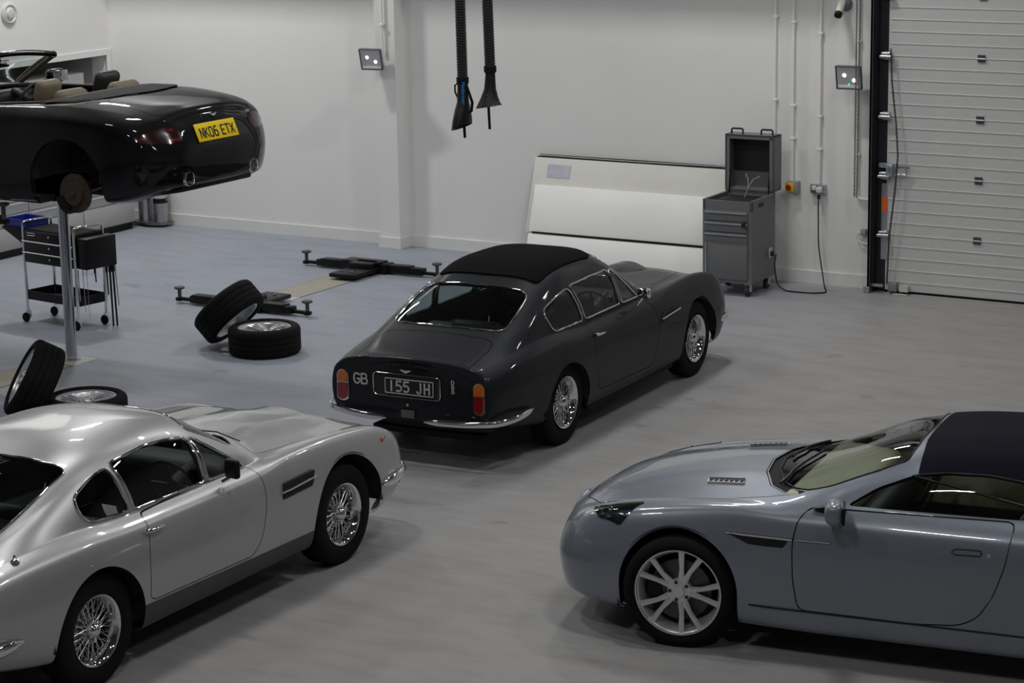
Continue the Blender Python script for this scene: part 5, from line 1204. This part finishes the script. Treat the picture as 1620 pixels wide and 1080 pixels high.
# lid, hinged at the back
b = Bag(); LY = D_/2-.02
b.bb((-W_/2, LY+.16, 1.03), (W_/2, LY+.18, 1.62)); b.bb((-W_/2, LY-.02, 1.03), (-W_/2+.02, LY+.17, 1.62)); b.bb((W_/2-.02, LY-.02, 1.03), (W_/2, LY+.17, 1.62)); b.bb((-W_/2, LY-.02, 1.60), (W_/2, LY+.17, 1.62)); b.bb((-W_/2, LY-.02, 1.03), (W_/2, LY+.17, 1.045))
b.bb((-W_/2+.0, LY-.02, 1.03), (-W_/2+.05, LY-.005, 1.62)); b.bb((W_/2-.05, LY-.02, 1.03), (W_/2, LY-.005, 1.62)); b.bb((-W_/2, LY-.02, 1.575), (W_/2, LY-.005, 1.62)); lid = b.obj('lid', CG, TC)
b = Bag(); b.bb((-W_/2+.03, LY+.145, 1.22), (W_/2-.03, LY+.16, 1.60)); b.obj('foam_panel', CGD, lid)
for x in (-.17, .17):
    b = Bag(); b.tube([(x-.065, LY+.05, 1.62), (x-.065, LY+.05, 1.665), (x-.055, LY+.05, 1.675), (x+.055, LY+.05, 1.675), (x+.065, LY+.05, 1.665), (x+.065, LY+.05, 1.62)], .010, 8); b.obj('lid_handle', BLACKP, lid, 50)
for s in (-1, 1):
    b = Bag(); b.frustum((s*.225, LY-.04, 1.0), (s*.225, LY+.0, 1.26), .008, n=8); b.obj('gas_strut', BLACK, lid, 50)
b = Bag(); b.tube([(.03, .08, .99), (.06, .10, 1.08), (.10, .14, 1.17), (.16, .18, 1.20)], .010, 8); b.tube([(.06, .10, 1.08), (.04, .14, 1.17), (.0, .17, 1.22)], .007, 6); b.obj('flexible_arm', GREYM, TC, 50)
b = Bag(); b.tube([(-W_/2-.002, -.1, .92), (-W_/2-.025, -.16, .84), (-W_/2-.03, -.17, .76)], .005, 6); b.frustum((-W_/2-.03, -.17, .76), (-W_/2-.03, -.17, .71), .009, n=8); b.obj('hanging_lead', BLACKP, TC, 50)
# ---------------------------------------------------------------- black tool trolley
TR = thing('tool_trolley', 'black tool trolley with chrome legs and rails on castors', 'trolley', (-16.05, 17.615, 0), -.13)
HX, HYY = .385, .185
for x in (-HX, HX):
    for y in (-HYY, HYY):
        b = Bag(); b.frustum((x, y, .10), (x, y, .98), .016, n=12); lg = b.obj('leg', CHROME, TR, 50)
        b = Bag(); b.bb((x-.016, y-.028, .04), (x+.016, y+.028, .115)); b.obj('castor_fork', CHROME, TR)
        b = Bag(); b.lathe([(0, -.013), (.045, -.013), (.048, -.008), (.048, .008), (.045, .013), (0, .013)], 20, 'y', (x, y-.03, .048)); b.obj('castor_wheel', RUBBER, TR, 40)
b = Bag(); b.bb((-HX, -HYY, .62), (HX, HYY, .955)); b.obj('drawer_case', BLACK, TR)
for k in range(3):
    z = .90-.115*k; b = Bag(); b.rbox((0, -HYY-.008, z), (.70, .016, .095), .004); dr = b.obj('drawer', BLACK, TR)
    b = Bag(); b.frustum((.03, -HYY-.03, z+.01), (.03, -HYY-.012, z+.01), .010, n=10); b.obj('drawer_lock', CHROME, dr, 40)
    if k: 
        b = Bag(); b.frustum((-HX, -HYY-.022, z+.055), (HX, -HYY-.022, z+.055), .009, n=8); b.obj('drawer_rail', CHROME, dr, 50)
b = Bag(); b.tube([(-.30, -HYY-.018, .925), (-.20, -HYY-.018, .928), (-.18, -HYY-.018, .917), (-.20, -HYY-.018, .905), (-.30, -HYY-.018, .902)], .004, 6, closed=True); b.obj('maker_badge', CHROME, TR, 50)
b = Bag(); b.bb((-HX+.02, -HYY+.01, .956), (HX-.02, HYY-.01, .962)); b.obj('top_mat', RUBBER, TR)
for x in (-HX, HX):
    b = Bag(); b.tube([(x, -HYY, .97), (x, -HYY, 1.015), (x, -HYY+.02, 1.03), (x, HYY-.02, 1.03), (x, HYY, 1.015), (x, HYY, .97)], .012, 8); b.obj('end_rail', CHROME, TR, 50)
b = Bag(); b.bb((-HX, -HYY, .235), (HX, HYY, .245)); b.bb((-HX-.005, -HYY-.005, .235), (HX+.005, -HYY, .325)); b.bb((-HX-.005, HYY, .235), (HX+.005, HYY+.005, .325)); b.bb((-HX-.005, -HYY, .235), (-HX, HYY, .325)); b.bb((HX, -HYY, .235), (HX+.005, HYY, .325)); b.obj('lower_tray', BLACK, TR)
b = Bag(); b.rbox((HX+.085, .03, .775), (.13, .40, .31), .008); b.obj('side_box', BLACK, TR)
b = Bag(); b.prism([(-HX-.02, .95), (-HX-.36, .95), (-HX-.36, .935), (-HX-.06, .80), (-HX-.02, .80)], -.16, .16, 'xz'); b.obj('side_shelf', BLACK, TR)
tools = [(.05, -.20, .30, .006), (.03, -.12, .42, .004), (.04, -.08, .52, .003), (.05, .02, .14, .008), (.11, .12, .28, .009), (.12, .155, .66, .011), (.13, .185, .68, .011), (.135, .212, .40, .006)]
for i, (dx, y, L, r) in enumerate(tools):
    tp = Vector((-16.05, 17.615, 0))+Matrix.Rotation(-.13, 3, 'Z')@Vector((HX+dx, y, .602))
    b = Bag(); b.frustum((0, 0, .0), (.01+.015*(i > 5), 0, -L), r, r*.8, 8); b.frustum((0, 0, .015), (0, 0, -.05), r*1.5, r*1.4, 8)
    o = b.obj('hand_tool', STEEL if r < .007 else BLACK, None, 50, loc=tuple(tp)); tag(o, ['short steel rod tool', 'thin steel hook tool', 'longest thin steel rod tool', 'stubby black tool', 'bent black pry tool', 'long black pry bar', 'longest black pry bar', 'steel rod tool'][i]+' hanging '+['at the front of', 'second from the front of', 'third from the front of', 'in the middle of', 'near the back of', 'third from the back of', 'second from the back of', 'at the very back of'][i]+' the trolley side box', 'tool', 'tools hanging on the trolley')
BLU = mat('tray_blue', (.015, .03, .30), .4)
bt = thing('plastic_tray', 'bright blue plastic tray on the trolley side shelf', 'tray', tuple(Vector((-16.05, 17.615, .951))+Matrix.Rotation(-.13, 3, 'Z')@Vector((-HX-.195, .02, 0))), -.13)
b = Bag(); b.bb((-.17, -.15, 0), (.17, .15, .008)); b.bb((-.17, -.15, 0), (.17, -.142, .075)); b.bb((-.17, .142, 0), (.17, .15, .075)); b.bb((-.17, -.15, 0), (-.162, .15, .075)); b.bb((.162, -.15, 0), (.17, .15, .075)); b.obj('shell', BLU, bt)
b = Bag(); b.tube([(-.172, -.152, .075), (.172, -.152, .075), (.172, .152, .075), (-.172, .152, .075)], .006, 6, closed=True); b.obj('rim', BLU, bt, 40)
# ---------------------------------------------------------------- cabinets along the left wall
CW = mat('bench_grey', (.42, .42, .41), .5, var=.03)
names = ['pale grey drawer unit nearest the camera under the raised convertible', 'pale grey drawer unit second from the camera along the left wall', 'pale grey drawer unit third from the camera along the left wall', 'pale grey drawer unit nearest the back wall']
for i in range(4):
    y0 = 18.55+i*.95
    u = thing('drawer_unit', names[i], 'cabinet', (-19.45, y0+.47, 0), 0, 'drawer units along the left wall')
    b = Bag(); b.bb((-.30, -.47, .09), (.30, .47, .92)); b.obj('carcass', CW, u)
    b = Bag(); b.bb((-.28, -.465, .0), (.27, .465, .09)); b.obj('plinth', BLACK, u)
    for k, (z0, z1) in enumerate(((.10, .36), (.37, .50), (.51, .64), (.65, .78), (.79, .91))):
        b = Bag(); b.rbox((.309, 0, (z0+z1)/2), (.018, .925, z1-z0-.006), .003); dr = b.obj('drawer', CW, u)
        if k: 
            b = Bag(); b.rbox((.324, 0, z1-.02), (.022, .90, .018), .005); b.obj('handle', CHROME, dr)
o = Bag().bb((-19.77, 18.5, .921), (-19.13, 22.38, .955)).obj('worktop', mat('worktop_steel', (.45, .45, .46), .35, .8)); tag(o, 'steel worktop over the drawer units on the left wall', 'worktop')
wc = thing('wall_cupboard', 'white cupboard with horizontal panel lines inside the wall opening', 'cupboard', (-20.30, 21.27, 1.30))
WCM = mat('cupboard_white', (.70, .70, .69), .45)
b = Bag(); b.bb((-.30, -1.9, 0), (.30, 1.24, .60)); b.obj('carcass', WCM, wc)
for k in range(3):
    b = Bag(); b.rbox((.309, -.33, .10+.2*k), (.018, 3.10, .192), .003); b.obj('flap', WCM, wc)
# pressure cylinders on a low base by the back wall
oc = thing('oil_dispenser', 'two upright metal cylinders on a flat base by the back wall', 'dispenser', (-19.08, 22.62, 0))
b = Bag(); b.prism(poly_round([(-.30, -.10), (.02, -.16), (.24, -.10), (.26, .12), (-.28, .12)], .05), .03, .055, 'xy'); b.obj('base', mat('base_metal', (.25, .25, .26), .3, .9), oc)
for x, r, h in ((-.12, .085, .62), (.13, .09, .70)):
    b = Bag(); b.frustum((x, .0, .055), (x, .0, h), r, n=28); cy = b.obj('cylinder', mat('cylinder_metal', (.42, .42, .43), .25, .9), oc, 50)
    if x > 0:
        b = Bag(); b.lathe([(r+.003, .30), (r+.003, .36)], 28, 'z', (x, 0, 0)); b.obj('black_band', BLACK, cy, 50)
        b = Bag(); b.lathe([(r+.002, .361), (r+.002, .50)], 28, 'z', (x, 0, 0)); b.obj('cream_band', mat('band_cream', (.5, .48, .40), .5), cy, 50)
        b = Bag(); b.tube([(x+r, 0, .50), (x+r+.05, 0, .48), (x+r+.06, 0, .40), (x+r+.03, 0, .34), (x+r, 0, .34)], .010, 8); b.obj('pipe', GALV, cy, 50)
